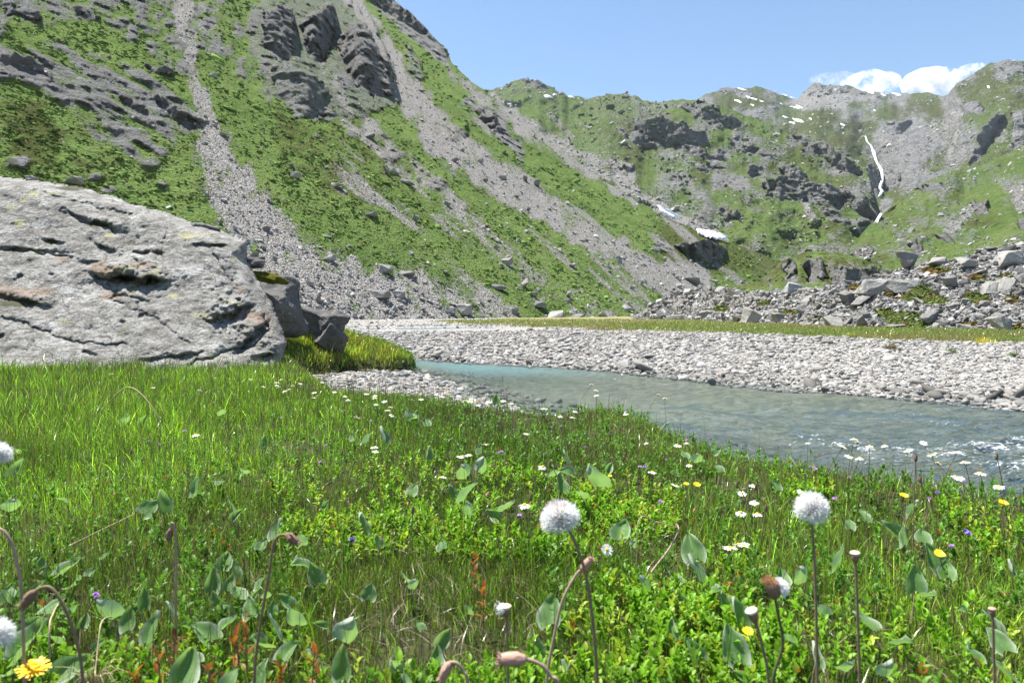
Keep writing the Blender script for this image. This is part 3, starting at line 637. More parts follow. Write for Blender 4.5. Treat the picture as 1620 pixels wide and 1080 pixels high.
# ------------------------------------------------------------------ rocks
def hull_rock(seed, n=13, dims=(1, 0.75, 0.5), boxy=0.6, detail=0, rough=0.08, bevel=0.05):
    """an angular stone about 1 across; detail 0 is a bare hull of few faces"""
    r_ = np.random.default_rng(seed)
    p = r_.normal(size=(n, 3)); p /= np.linalg.norm(p, axis=1)[:, None]
    q = np.sign(p) * np.abs(p) ** (1 - boxy * 0.7); q /= np.maximum(np.abs(q).max(1), np.linalg.norm(q, axis=1) * 0.75)[:, None]
    q = q * np.array(dims) * 0.5 * r_.uniform(0.8, 1.08, (n, 1))
    bm = bmesh.new()
    for v in q: bm.verts.new(v)
    res = bmesh.ops.convex_hull(bm, input=bm.verts[:])
    bmesh.ops.delete(bm, geom=list({g for g in res['geom_interior'] + res['geom_unused'] if isinstance(g, bmesh.types.BMVert)}), context='VERTS')
    if detail:
        bmesh.ops.dissolve_limit(bm, angle_limit=0.12, verts=bm.verts[:], edges=bm.edges[:])
        bmesh.ops.bevel(bm, geom=bm.edges[:], offset=bevel, segments=2, profile=0.6, affect='EDGES', clamp_overlap=True)
        bmesh.ops.triangulate(bm, faces=bm.faces[:])
        for k in range(detail):
            ed = [e for e in bm.edges if e.calc_length() > 0.16 / (k + 1)]
            if ed: bmesh.ops.subdivide_edges(bm, edges=ed, cuts=1, use_grid_fill=True)
            bmesh.ops.triangulate(bm, faces=bm.faces[:])
    else: bmesh.ops.triangulate(bm, faces=bm.faces[:])
    bm.verts.index_update()
    V = np.array([v.co[:] for v in bm.verts]); F = np.array([[v.index for v in f.verts] for f in bm.faces])
    bm.normal_update(); N = np.array([v.normal[:] for v in bm.verts]); bm.free()
    if detail:
        s = seed * 3.7
        V = V + N * (rough * (0.7 * fbm(V[:, 0] * 3 + s, V[:, 1] * 3, V[:, 2] * 3, 3, 1) + 0.55 * ridged(V[:, 0] * 2 + s, V[:, 1] * 2, V[:, 2] * 7, 3, 2) - 0.3))[:, None]
    return V, F
BANK = [hull_rock(500 + k, 10 + k % 5, (1, 0.8 - 0.05 * (k % 3), 0.62 - 0.1 * (k % 4))) for k in range(14)]
COBB = [hull_rock(560 + k, 22, (1, 0.72 + 0.04 * (k % 4), 0.3 + 0.06 * (k % 3)), 0.15) for k in range(10)]
def euler_mats(a, b, c):
    ca, sa, cb, sb, cc, s_c = np.cos(a), np.sin(a), np.cos(b), np.sin(b), np.cos(c), np.sin(c)
    Rz = np.zeros((len(a), 3, 3)); Rz[:, 0, 0] = ca; Rz[:, 0, 1] = -sa; Rz[:, 1, 0] = sa; Rz[:, 1, 1] = ca; Rz[:, 2, 2] = 1
    Rx = np.zeros_like(Rz); Rx[:, 1, 1] = cb; Rx[:, 1, 2] = -sb; Rx[:, 2, 1] = sb; Rx[:, 2, 2] = cb; Rx[:, 0, 0] = 1
    Ry = np.zeros_like(Rz); Ry[:, 0, 0] = cc; Ry[:, 0, 2] = s_c; Ry[:, 2, 0] = -s_c; Ry[:, 2, 2] = cc; Ry[:, 1, 1] = 1
    return Rz @ Rx @ Ry
def scatter(name, P, size, bank, mat, tilt=0.5, tint=(0.65, 1.25), seed=0, warm=0.06, stretch=0.25, sink=0.1):
    r_ = np.random.default_rng(seed); n = len(P)
    Rm = euler_mats(r_.uniform(0, 6.28, n), r_.normal(0, tilt, n), r_.normal(0, tilt, n))
    sc3 = size[:, None] * r_.uniform(1 - stretch, 1 + stretch, (n, 3))
    which = r_.integers(0, len(bank), n); g = r_.uniform(*tint, n); w = r_.normal(0, warm, n)
    VV, FF, TT = [], [], []; off = 0
    for k, (bv, bf) in enumerate(bank):
        i = np.where(which == k)[0]
        if not len(i): continue
        v = np.einsum('nij,nkj->nki', Rm[i], bv[None] * sc3[i][:, None]) + P[i][:, None] + np.array([0, 0, 1.0]) * (size[i] * (0.22 - sink))[:, None, None]
        VV.append(v.reshape(-1, 3)); FF.append((bf[None] + (off + np.arange(len(i)) * len(bv))[:, None, None]).reshape(-1, 3)); off += v.shape[0] * v.shape[1]
        t = np.stack([g[i] * (1 + w[i]), g[i], g[i] * (1 - w[i])], -1); TT.append(np.repeat(t, len(bv), 0))
    return mesh_np(name, np.concatenate(VV), np.concatenate(FF), mat, {'tint': np.concatenate(TT)}, smooth=bank is COBB)

def sample_hill(H, n, box, dens, seed):
    r_ = np.random.default_rng(seed)
    px = r_.uniform(box[0], box[2], n); py = r_.uniform(box[1], box[3], n)
    P, mk, ok = on_hill(H, px, py); d = dens(px, py, mk)
    k = ok & (r_.uniform(0, 1, n) < d)
    return px[k], py[k], P[k], mk[k]

# scree in the chutes and at the foot of the big slope: too many to count
px, py, P, mk = sample_hill(HA, 60000, (-60, -20, 1290, 515), lambda x, y, m: np.clip(m[:, 0], 0, 1) ** 1.3 * 0.42 + 0.03, 601)
szp = np.exp(rng.normal(0.95, 0.45, len(px))) * np.interp(py, (0, 300, 500), (0.8, 1.15, 1.5)) * np.exp(0.3 * fbm(px / 18, py / 18, 0, 2, 615))
S1 = szp * P[:, 1] / FPX
o = scatter('scree', P, S1, BANK, M['scree'], 0.6, (0.4, 1.25), 602, 0.03, 0.35); tag(o, kind='stuff')
# rubble between the boulders of the rockfall
px, py, P, mk = sample_hill(HH, 15000, (1000, 375, 1700, 540), lambda x, y, m: np.where(m[:, 2] > 0.6, 0.02, 0.8), 603)
szp = np.exp(rng.normal(1.75, 0.4, len(px)))
o = scatter('rubble', P, szp * P[:, 1] / FPX, BANK, M['scree'], 0.55, (0.35, 1.15), 604, 0.03, 0.35); tag(o, kind='stuff')

px, py, P, mk = sample_hill(HH, 30000, (1000, 375, 1700, 540), lambda x, y, m: np.where(m[:, 2] > 0.55, 0.9, 0.03), 611)
o = scatter('heath', P, np.exp(rng.normal(1.5, 0.35, len(px))) * P[:, 1] / FPX, BANK, M['turf'], 0.3, (0.6, 1.3), 612, 0.0, 0.3, 0.14); tag(o, kind='stuff')
t_ = np.zeros((len(o.data.vertices), 4), np.float32); o.data.attributes['tint'].data.foreach_get('color', t_.ravel()); t_ = t_ * np.array([0.115, 0.15, 0.045, 1], np.float32); co_ = np.zeros(len(t_) * 3, np.float32); o.data.vertices.foreach_get('co', co_); co_ = co_.reshape(-1, 3)
br_ = (fbm(co_[:, 0] / 1.6, co_[:, 1] / 1.6, co_[:, 2], 3, 613) > 0.08); t_[br_] *= np.array([1.15, 0.62, 0.7, 1], np.float32); o.data.attributes['tint'].data.foreach_set('color', t_.ravel())
# stones and dwarf bushes on the distant slopes
def far_stuff(H, n, box, dens, lo, name, seed, dark):
    px, py, P, mk = sample_hill(H, n, box, dens, seed); r2 = np.random.default_rng(seed + 1)
    sz = np.exp(r2.normal(lo, 0.55, len(px))) * P[:, 1] / FPX
    o = scatter(name, P, sz, BANK, M['scree'] if not dark else M['bush'], 0.6, (0.45, 1.2) if not dark else (0.5, 1.5), seed + 2, 0.03, 0.35, 0.15); tag(o, kind='stuff')
M['bush'] = mat_plain('dark_alder_scrub', (0.045, 0.07, 0.022), 0.9, 0.1, 0.5, 0.7)
nz = lambda a, b, s_: fbm(a / 30, b / 20, 0, 4, s_)
far_stuff(HB, 38000, (640, 110, 1420, 470), lambda a, b, m: np.clip(0.04 + 0.6 * np.clip(m[:, 0], 0, 1) + 0.6 * nz(a, b, 431), 0, 0.8), 0.95, 'mountain_stones', 641, False)
far_stuff(HB, 15000, (900, 150, 1420, 470), lambda a, b, m: np.clip(0.6 * nz(a, b, 433) + 0.25 * np.clip(m[:, 1], 0, 1), 0, 0.8), 1.15, 'mountain_scrub', 644, True)
far_stuff(HD, 20000, (1080, 90, 1640, 420), lambda a, b, m: np.clip(0.12 + 0.5 * np.clip(m[:, 0], 0, 1) + 0.5 * nz(a, b, 435), 0, 0.7), 0.85, 'peak_stones', 647, False)
far_stuff(HF, 11000, (1330, 230, 1640, 470), lambda a, b, m: np.clip(0.06 + 0.9 * np.clip(m[:, 0], 0, 1) ** 2 + 0.5 * nz(a, b, 437), 0, 0.8), 0.95, 'shoulder_stones', 650, False)
far_stuff(HG, 2500, (1130, 395, 1480, 490), lambda a, b, m: np.clip(0.2 + 0.6 * nz(a, b, 439), 0, 0.8), 1.2, 'knoll_scrub', 653, True)

# river cobbles: on the far bar, the near beach and the bed
def ground_under(px, py):
    """where the sight line of a pixel meets the ground"""
    rx, rz = rays(px, py); Y = (-0.25 - CAMZ) / np.minimum(rz, -0.004)
    for _ in range(14): Y = 0.5 * Y + 0.5 * (gz(rx * Y, Y, False) - CAMZ) / np.minimum(rz, -0.004)
    return rx * Y, Y
r_ = np.random.default_rng(605)
n = 140000
px = r_.uniform(450, 2150, n); py = 506 + (150 + 0.14 * np.maximum(px - 1620, 0)) * r_.uniform(0, 1, n) ** 0.85
x, y = ground_under(px, py)
k = (y > 5) & (y < 75) & (meadow_mask(x, y) < 0.15) & (sdist(x, y, TURF) < -0.25) & (r_.uniform(0, 1, n) > strip_mask(x, y) * 0.985) & (sdist(x, y, WATER) < 0.25)
x, y = x[k], y[k]
szm = np.exp(r_.normal(-2.75, 0.42, len(x))) * np.clip(y / 13, 0.75, 1.4) * 0.84
P = np.stack([x, y, gz(x, y)], -1)
o = scatter('gravel', P, szm, COBB, M['cobble'], 0.28, (0.68, 1.22), 606, 0.025, 0.3, 0.06); tag(o, kind='stuff')
n = 18000
u = r_.uniform(0, 1, n); x = r_.uniform(-3.6, 7.5, n); y = 2.6 + 12 * r_.uniform(0, 1, n) ** 1.4
k = (sdist(x, y, WATER) > -1.6) & (seg_dist(x, y, NEAR_SHORE) < r_.uniform(0.2, 1.7, n)) & (meadow_mask(x, y) < 0.1) & (x > -3.6) & ((y < 13) | (sdist(x, y, WATER) > 0))
x, y = x[k], y[k]
P = np.stack([x, y, gz(x, y)], -1)
wetp = P
o = scatter('pebbles', P, np.exp(r_.normal(-2.85, 0.45, len(x))), COBB, M['wet'], 0.25, (0.5, 1.3), 607, 0.09, 0.3, 0.08); tag(o, kind='stuff')

# wet stones along the far water's edge, darkened further for their shaded sides
fs_ = np.array(FAR_SHORE[2:-1], float); u = r_.uniform(0, len(fs_) - 1.001, 1500); i = u.astype(int); f = (u - i)[:, None]
q = fs_[i] * (1 - f) + fs_[i + 1] * f + r_.normal(0, 0.14, (1500, 2)) + np.array([0.06, 0.08])
P = np.stack([q[:, 0], q[:, 1], gz(q[:, 0], q[:, 1])], -1)
o = scatter('shore_stones', P, np.exp(r_.normal(-2.5, 0.4, 1500)), COBB, M['wet'], 0.45, (0.5, 1.3), 608, 0.03, 0.3, 0.05); tag(o, kind='stuff')

# ------------------------------------------------------------------ the great boulder
BOUT = [(-330, 300), (-200, 268), (-80, 272), (0, 281), (40, 284), (75, 289), (120, 296), (170, 309), (215, 326), (250, 334), (290, 347), (330, 358), (365, 372), (388, 382), (390, 398), (388, 410), (398, 425), (412, 452), (425, 474), (436, 498), (446, 520), (452, 542), (448, 562), (440, 596), (300, 604), (100, 606), (-120, 606), (-330, 610), (-420, 560), (-440, 420)]
def build_boulder():
    px = np.arange(-444, 458, 1.7); py = np.arange(262, 614, 1.7)
    PX, PY = np.meshgrid(px, py)
    out = np.array(BOUT, float)
    sd = sdist(PX + 3 * fbm(PX / 16, PY / 16, 0, 3, 700), PY + 3 * fbm(PX / 16, PY / 16, 4, 3, 703), BOUT)
    # face: leans back towards the top and turns away on the right
    Y = 6.95 + (600 - PY) / 330 * 2.7 + 0.55 * sst(250, 460, PX) ** 2 - 0.25 * sst(300, -300, PX)
    ed = np.clip(sd, 0, 26) / 26
    Y = Y + 0.6 * (1 - np.sqrt(np.maximum(0, 1 - (1 - ed) ** 2))) * sst(640, 520, PY)
    x, z = rays(PX, PY); X = x * Y; Z = CAMZ + z * Y
    # foliation dips to the right, in plates
    dip = Z + 0.28 * X
    D = 0.05 * fbm(X / 0.8, Z / 0.6, 0, 4, 705) + 0.045 * fbm(X / 0.17, dip / 0.12, 0, 5, 709, 0.65) - 0.02 * ridged(X / 0.3, dip / 0.16, 0, 4, 711)
    stp = dip / 0.3 + 1.2 * fbm(X / 1.1, Z / 1.1, 0, 3, 713); fr = stp - np.floor(stp)
    amp = sst(0.0, 0.5, fbm(X / 0.8, Z / 0.5, 0, 3, 717))
    D += 0.02 * amp * (sst(0.0, 0.16, fr) * (1 - fr * 0.9))
    pits = sst(0.5, 0.75, fbm(X / 0.22, dip / 0.12, 3, 3, 721)); D -= 0.06 * pits
    def ledge(cx, cy, w, h, depth, ang=0.0, lip=0.6):
        """a lip with a hollow under it"""
        c, s = math.cos(ang), math.sin(ang); u = (PX - cx) * c + (PY - cy) * s; v = -(PX - cx) * s + (PY - cy) * c
        v = v + h * 0.5 * fbm(PX / 14, PY / 14, 1, 3, 725); g = np.exp(-(u / w) ** 4)
        return depth * g * (lip * np.exp(-((v + h * 0.6) / (h * 0.8)) ** 2) * (v < 0.1 * h) - sst(-0.05 * h, 0.25 * h, v) * np.exp(-(np.maximum(v, 0) / h) ** 2))
    for a in ((205, 438, 56, 22, 0.30, 0.12, 0.9), (362, 492, 34, 20, 0.34, -0.3, 0.3), (158, 352, 40, 9, 0.16, 0.25), (84, 380, 18, 6, 0.14, 0.15), (28, 472, 50, 9, 0.16, 0.22), (50, 394, 62, 3.2, 0.10, 0.08, 0.2), (165, 388, 20, 8, 0.14, 0.4), (224, 398, 12, 6, 0.16), (250, 398, 10, 6, 0.12), (318, 386, 14, 7, 0.14), (345, 387, 16, 5, 0.1), (143, 412, 16, 7, 0.1),
              (270, 562, 50, 8, 0.14, -0.15, 0.3), (398, 530, 34, 10, 0.3, -0.75, 0.25), (425, 560, 26, 12, 0.22, -0.2, 0.2), (120, 340, 30, 5, 0.07, 0.3), (200, 335, 26, 5, 0.08, 0.2), (215, 470, 26, 6, 0.08, 0.2), (-150, 420, 60, 12, 0.14, 0.2), (-100, 500, 50, 9, 0.12, 0.1)):
        D += ledge(*a) * (0.6 if a[4] > 0.17 else 0.42)
        hg = np.exp(-(((PX - a[0]) / (a[2] * 1.1)) ** 2 + ((PY - a[1]) / (a[3] * 2.0)) ** 2)); D += hg * a[4] * 0.26 * fbm(PX / 7, PY / 5, a[0], 4, 727, 0.6)
    D -= 0.0 * np.exp(-((PX - (258 + 3 * np.sin(PY / 9))) / 2.2) ** 2) * sst(372, 380, PY) * sst(440, 425, PY)   # an upright crack
    for cl, cd_ in (([(-60, 388), (0, 392), (40, 396), (75, 401), (105, 402)], 0.10), ([(255, 332), (262, 360), (256, 395), (263, 440)], 0.05), ([(300, 575), (360, 555), (400, 548), (424, 520), (418, 500)], 0.10), ([(96, 330), (135, 348), (175, 358), (180, 372)], 0.07), ([(340, 400), (352, 430), (372, 455)], 0.05), ([(0, 500), (60, 520), (120, 540), (200, 545)], 0.06), ([(180, 480), (240, 500), (300, 540)], 0.05), ([(60, 300), (110, 320), (170, 330), (220, 345)], 0.05)):
        dcr = seg_dist(PX + 7 * fbm(PX / 13, PY / 13, 2, 4, 728), PY + 7 * fbm(PX / 13, PY / 13, 6, 4, 729), cl); D -= 0.7 * cd_ * np.exp(-(dcr / 1.4) ** 2) + cd_ * 0.2 * np.exp(-(dcr / 6) ** 2)
    fade = sst(0, 14, sd)
    Yf = Y - D * (0.25 + 0.75 * fade)
    Yb = Y + 0.15 + 3.0 * np.sqrt(np.maximum(0, 1 - (1 - np.clip(sd, 0, 120) / 120) ** 2)) * sst(-5, 40, sd)
    ins = sd > 0
    # front and back sheets share the outline, where they are pinched together
    Yf = np.where(ins, Yf, Y); Yb = np.where(ins, np.maximum(Yb, Yf + 0.02), Yf)
    nr, nc = PX.shape
    Vf = np.stack([x * Yf, Yf, CAMZ + z * Yf], -1).reshape(-1, 3); Vb = np.stack([x * Yb, Yb, CAMZ + z * Yb], -1).reshape(-1, 3)
    cell = (ins[:-1, :-1] | ins[1:, :-1] | ins[:-1, 1:] | ins[1:, 1:]).ravel()
    gf = grid_faces(nr, nc)[cell]
    used = np.zeros(nr * nc, bool); used[gf.ravel()] = True
    inner = np.zeros((nr, nc), bool); inner[1:-1, 1:-1] = True
    touched = np.zeros(nr * nc); np.add.at(touched, gf.ravel(), 1); rim = used & (touched < 4)
    mf = np.cumsum(used) - 1
    bk = used & ~rim; mb = np.where(rim, mf, used.sum() + np.cumsum(bk) - 1)
    V = np.concatenate([Vf[used], Vb[bk]]); F = np.concatenate([mf[gf][:, ::-1], mb[gf]])
    # rust, lichen, moss on the stone; the last also darkens the ledge hollows
    def spots(L): return np.max([np.exp(-(((PX - a) / w) ** 2 + ((PY - b) / h) ** 2)) for a, b, w, h in L], 0)
    rust = spots([(170, 425, 40, 12), (230, 420, 28, 8), (30, 462, 60, 14), (175, 468, 20, 8), (380, 458, 7, 8), (395, 500, 40, 14), (95, 410, 16, 6), (420, 505, 18, 20)])
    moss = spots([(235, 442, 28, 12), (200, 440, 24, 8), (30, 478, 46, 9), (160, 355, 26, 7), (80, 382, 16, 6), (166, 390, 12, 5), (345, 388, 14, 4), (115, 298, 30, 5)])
    lich = spots([(30, 354, 14, 6), (52, 308, 14, 6), (38, 318, 9, 5), (20, 328, 10, 4), (103, 508, 14, 6), (275, 468, 14, 7), (363, 476, 12, 4), (315, 498, 18, 5), (190, 424, 24, 5), (60, 400, 16, 3), (175, 372, 10, 4), (245, 432, 10, 6), (205, 455, 16, 8), (300, 372, 30, 6), (370, 410, 14, 6), (82, 306, 20, 4)])
    a = np.stack([rust, moss, lich], -1).reshape(-1, 3); a = np.concatenate([a[used], a[bk]])
    loc = np.array([-4.6, 7.4, 0.0])
    m = NT('great_boulder_stone')
    n1 = m.noise(1.6, 6, 0.65, m.vscale((1, 1, 2.2))); n2 = m.noise(9, 6, 0.72, m.vscale((1, 1, 1.8))); n3 = m.noise(38, 5, 0.75); n4 = m.noise(4.2, 5, 0.7)
    base = m.mix(m.ramp(n1, [(0.3, 0), (0.7, 1)]), (0.30, 0.29, 0.27), (0.43, 0.42, 0.395))
    base = m.mix(m.ramp(n2, [(0.48, 0), (0.64, 0.85)]), base, (0.135, 0.128, 0.115))
    base = m.mix(m.ramp(n4, [(0.56, 0), (0.66, 0.75)]), base, (0.48, 0.475, 0.455))
    n5 = m.noise(4.5, 9, 0.74, m.vscale((1, 1, 1.5)), 0.3); n6 = m.noise(2.1, 9, 0.72, m.vscale((1, 1, 1.8)), 0.8)
    base = m.mix(m.ramp(n5, [(0.5, 0), (0.57, 0.7)]), base, (0.15, 0.145, 0.13))
    base = m.mix(m.ramp(n6, [(0.53, 0), (0.6, 0.5)]), base, (0.21, 0.195, 0.165))
    base = m.mix(m.ramp(m.noise(3.3, 9, 0.75), [(0.56, 0), (0.6, 0.7)]), base, (0.5, 0.5, 0.485))
    cr = m.voro(1.3, 'DISTANCE_TO_EDGE', 'Distance', m.mix(0.25, m.vscale((1, 1, 2.6)), m.noise(4, 4, 0.6, col=True)))
    base = m.mix(m.ramp(cr, [(0.0, 0.85), (0.012, 0.0)]), base, (0.06, 0.058, 0.05))
    base = m.mix(m.ramp(n3, [(0.36, 0.75), (0.5, 0)]), base, (0.10, 0.096, 0.088))
    nn = m.math('SUBTRACT', m.math('ADD', m.math('MULTIPLY', n5, 0.5), m.math('MULTIPLY', n3, 0.5)), 0.5)
    base = m.mix(m.ramp(m.math('ADD', m.attr('mask', 0), m.math('MULTIPLY', nn, 5.0)), [(0.5, 0), (0.75, 0.6)]), base, (0.32, 0.22, 0.15))
    base = m.mix(m.ramp(m.math('ADD', m.attr('mask', 2), m.math('MULTIPLY', nn, 6.5)), [(0.62, 0), (0.72, 0.75)]), base, (0.43, 0.42, 0.22))
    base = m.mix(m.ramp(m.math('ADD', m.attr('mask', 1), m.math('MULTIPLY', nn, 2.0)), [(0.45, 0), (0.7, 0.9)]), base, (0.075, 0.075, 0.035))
    h = m.math('ADD', m.math('MULTIPLY', n2, 1.0), m.math('ADD', m.math('MULTIPLY', n3, 0.3), m.math('MULTIPLY', n1, 1.0)))
    mat = m.done(m.pbr(base, 0.92, m.bump(h, 1.0, 0.07), 0.2))
    o = mesh_np('boulder', V - loc, F, mat, {'mask': a}); o.location = loc
    tag(o, 'huge pale grey boulder with lichen and rust stains beside the meadow', 'boulder')
build_boulder()

# ------------------------------------------------------------------ the meadow
def project(x, y, z):
    dz = z - CAMZ; c, s = math.cos(PITCH), math.sin(PITCH)
    f = y * c - dz * s; u = y * s + dz * c
    return CXP + FPX * x / f, CYP - FPX * u / f
def blades(x, y, z, h, w, lean, tint, seed, bend=0.5):
    r_ = np.random.default_rng(seed); n = len(x)
    a = r_.uniform(0, 6.28, n); la = r_.uniform(0, 6.28, n)
    side = np.stack([np.cos(a), np.sin(a), 0 * a], -1); ld = np.stack([np.cos(la), np.sin(la), 0 * a], -1)
    B = np.stack([x, y, z - 0.01], -1); up = np.array([0, 0, 1.0])
    V = []
    for t, ww in ((0.0, 1.0), (0.4, 0.9), (0.75, 0.6), (1.0, 0.0)):
        c = B + up * (h * t * (1 - 0.25 * lean * t))[:, None] + ld * (h * lean * (t ** 1.8))[:, None]
        if ww: V += [c - side * (w * ww * 0.5)[:, None], c + side * (w * ww * 0.5)[:, None]]
        else: V.append(c)
    V = np.stack(V, 1); o7 = (np.arange(n) * 7)[:, None]
    q = np.concatenate([o7 + np.array([[0, 1, 3, 2]]), o7 + np.array([[2, 3, 5, 4]])]); t3 = o7 + np.array([[4, 5, 6]])
    return V.reshape(-1, 3), q, t3, np.repeat(tint, 7, 0)
def leaves(B, D, U, L, W, tint, fold=0.25, droop=0.2):
    """pointed oval leaves: base points, unit directions, unit up-normals"""
    S = np.cross(D, U); S /= np.linalg.norm(S, axis=1)[:, None]; U2 = np.cross(S, D)
    L = L[:, None]; W = W[:, None]
    c1, c2 = B + D * L * 0.33 , B + D * L * 0.68 - U2 * L * droop * 0.35
    tip = B + D * L - U2 * L * droop
    V = np.stack([B, c1 - S * W * 0.5 + U2 * W * fold, c1, c1 + S * W * 0.5 + U2 * W * fold, c2 - S * W * 0.42 + U2 * W * fold, c2, c2 + S * W * 0.42 + U2 * W * fold, tip], 1)
    o = (np.arange(len(B)) * 8)[:, None]
    q = np.concatenate([o + np.array([[1, 2, 5, 4]]), o + np.array([[2, 3, 6, 5]])])
    t = np.concatenate([o + np.array([[0, 2, 1]]), o + np.array([[0, 3, 2]]), o + np.array([[4, 5, 7]]), o + np.array([[5, 6, 7]])])
    return V.reshape(-1, 3), q, t, np.repeat(tint, 8, 0)
LEAFY = [[(420, 740), (560, 720), (760, 735), (1000, 745), (1075, 770), (1060, 860), (900, 880), (620, 880), (430, 840)], [(900, 940), (1100, 915), (1300, 945), (1640, 950), (1640, 1100), (960, 1100), (900, 1000)], [(1110, 860), (1180, 850), (1200, 900), (1120, 905)], [(1480, 770), (1640, 800), (1640, 870), (1500, 850)], [(1230, 760), (1330, 765), (1320, 800), (1240, 800)], [(600, 1020), (960, 1000), (960, 1100), (600, 1100)], [(-20, 1010), (420, 1000), (600, 1060), (560, 1100), (-20, 1100)]]
SPARSE = [(530, 890), (640, 860), (860, 900), (880, 1010), (760, 1060), (560, 1080), (480, 1010)]
def gtint(r_, n, x, y, dry=0.10):
    f = fbm(x * 0.8, y * 0.8, 0, 3, 801)[:, None]
    base = np.array([0.15, 0.28, 0.026]) * (1 + 0.9 * f) + np.array([0.05, 0.045, 0.004]) * np.clip(f + 0.3, 0, 1)
    t = base * np.exp(r_.normal(-0.12, 0.65, (n, 1))) * np.stack([r_.uniform(0.85, 1.25, n), np.ones(n), r_.uniform(0.7, 1.3, n)], -1)
    d = r_.uniform(0, 1, n) < dry
    t[d] = np.array([0.26, 0.2, 0.1]) * r_.uniform(0.5, 1.3, (d.sum(), 1))
    d = r_.uniform(0, 1, n) < 0.05
    t[d] = np.array([0.13, 0.07, 0.03]) * r_.uniform(0.5, 1.3, (d.sum(), 1))
    return t
def build_meadow():
    r_ = np.random.default_rng(810)
    n = 900000
    az = r_.uniform(-0.80, 1.0, n); r = (0.55 ** 0.75 + (13.8 ** 0.75 - 0.55 ** 0.75) * r_.uniform(0, 1, n)) ** (1 / 0.75)
    x, y = np.sin(az) * r, np.cos(az) * r
    cl = fbm(x * 5, y * 5, 0, 2, 811)
    k = (r_.uniform(0, 1, n) < meadow_mask(x, y) * np.clip(0.75 + 0.9 * cl, 0.1, 1))
    k &= ~((y > 8.2) & (CXP + FPX * x / y < 415))
    for (a, b, c) in PATCH_SOIL[:2]: k &= np.hypot((x - a) / c, (y - b) / (c * 1.2)) > r_.uniform(0.5, 1.1, n)
    x, y, r = x[k], y[k], r[k]; n = len(x); z = gz(x, y)
    pxx, pyy = project(x, y, z + 0.03)
    sp = poly_in(pxx, pyy, SPARSE); lf = np.zeros(n, bool)
    for p in LEAFY: lf |= poly_in(pxx, pyy, p)
    tall = sst(-0.3, -2.2, x + 0.25 * (y - 3)) * sst(1.5, 3.0, y)
    turf = sdist(x, y, TURF) > -0.1
    h = (0.05 + 0.04 * tall) * np.exp(r_.normal(0, 0.32, n)) * (1 + 0.35 * fbm(x * 1.4, y * 1.4, 0, 3, 812))
    edge = sst(0.7, 0.0, sdist(x, y, MEADOW)); h *= 1 - 0.25 * edge
    h[turf] = 0.085 * np.exp(r_.normal(0, 0.3, turf.sum())) * 1.4
    h[sp] *= r_.uniform(0.6, 1.05, sp.sum()); h[lf] *= 0.75
    w = np.maximum(0.0017, 0.0007 * r) * r_.uniform(0.6, 1.4, n)
    tint = gtint(r_, n, x, y, 0.045)
    d = sp & (r_.uniform(0, 1, n) < 0.16); tint[d] = np.array([0.2, 0.165, 0.09]) * r_.uniform(0.4, 1.25, (d.sum(), 1))
    d = (x < -0.4) & (r_.uniform(0, 1, n) < 0.09); tint[d] = np.array([0.27, 0.23, 0.12]) * r_.uniform(0.4, 1.2, (d.sum(), 1)); h[d] *= 1.2
    d = (x > 0.25) & (r_.uniform(0, 1, n) < 0.2); tint[d] = np.array([0.25, 0.215, 0.09]) * r_.uniform(0.35, 1.2, (d.sum(), 1))
    d = (edge > 0.3) & (r_.uniform(0, 1, n) < 0.22); tint[d] = np.array([0.23, 0.19, 0.09]) * r_.uniform(0.5, 1.25, (d.sum(), 1))
    d = turf; tint[d] = tint[d] * np.array([1.5, 1.2, 1.0])
    V, q, t, T = blades(x, y, z, h, w, np.abs(r_.normal(0.28, 0.22, n)), tint, 813)
    # flat litter on the ground
    m2 = 40000; az = r_.uniform(-0.78, 0.78, m2); r2 = 0.6 + 5.5 * r_.uniform(0, 1, m2) ** 1.3; x2, y2 = np.sin(az) * r2, np.cos(az) * r2
    ppx, ppy = project(x2, y2, 0 * x2); k = (r_.uniform(0, 1, m2) < meadow_mask(x2, y2)) & (r_.uniform(0, 1, m2) < np.where(poly_in(ppx, ppy, SPARSE), 0.5, 0.2)); x2, y2, r2 = x2[k], y2[k], r2[k]; m2 = len(x2)
    V2, q2, t2, T2 = blades(x2, y2, gz(x2, y2) + 0.014, np.full(m2, 0.035) * np.exp(r_.normal(0, 0.3, m2)), np.maximum(0.0022, 0.0007 * r2), np.full(m2, 1.5), np.array([0.24, 0.2, 0.12]) * r_.uniform(0.3, 1.3, (m2, 1)), 814)
    o = mesh_np('grass', np.concatenate([V, V2]), [np.concatenate([q, q2 + len(V)]), np.concatenate([t, t2 + len(V)])], M['grass'], {'tint': np.concatenate([T, T2])})
    tag(o, kind='stuff')
    # the sod of the turf bank
    nt = 60000; xt = r_.uniform(-6.5, -1.7, nt); yt = r_.uniform(9.0, 15.8, nt)
    k = (r_.uniform(0, 1, nt) < sst(-0.16, 0.02, sdist(xt, yt, TURF) + 0.12 * fbm(xt * 2.2, yt * 2.2, 0, 3, 41))) & (CXP + FPX * xt / yt > 400); xt, yt = xt[k], yt[k]; nt = len(xt)
    f = fbm(xt * 1.3, yt * 1.3, 0, 3, 824)[:, None]
    tt_ = (np.array([0.19, 0.27, 0.035]) + np.array([0.09, 0.0, 0.02]) * np.clip(f * 2, -0.5, 1)) * np.exp(r_.normal(-0.1, 0.4, (nt, 1)))
    V, q, t, T = blades(xt, yt, gz(xt, yt), 0.075 * np.exp(r_.normal(0, 0.35, nt)) * (1 + 0.4 * f[:, 0]), 0.010 * r_.uniform(0.6, 1.4, nt), np.abs(r_.normal(0.5, 0.3, nt)), tt_, 825)
    o = mesh_np('bank_grass', V, [q, t], M['grass'], {'tint': T}); tag(o, kind='stuff')
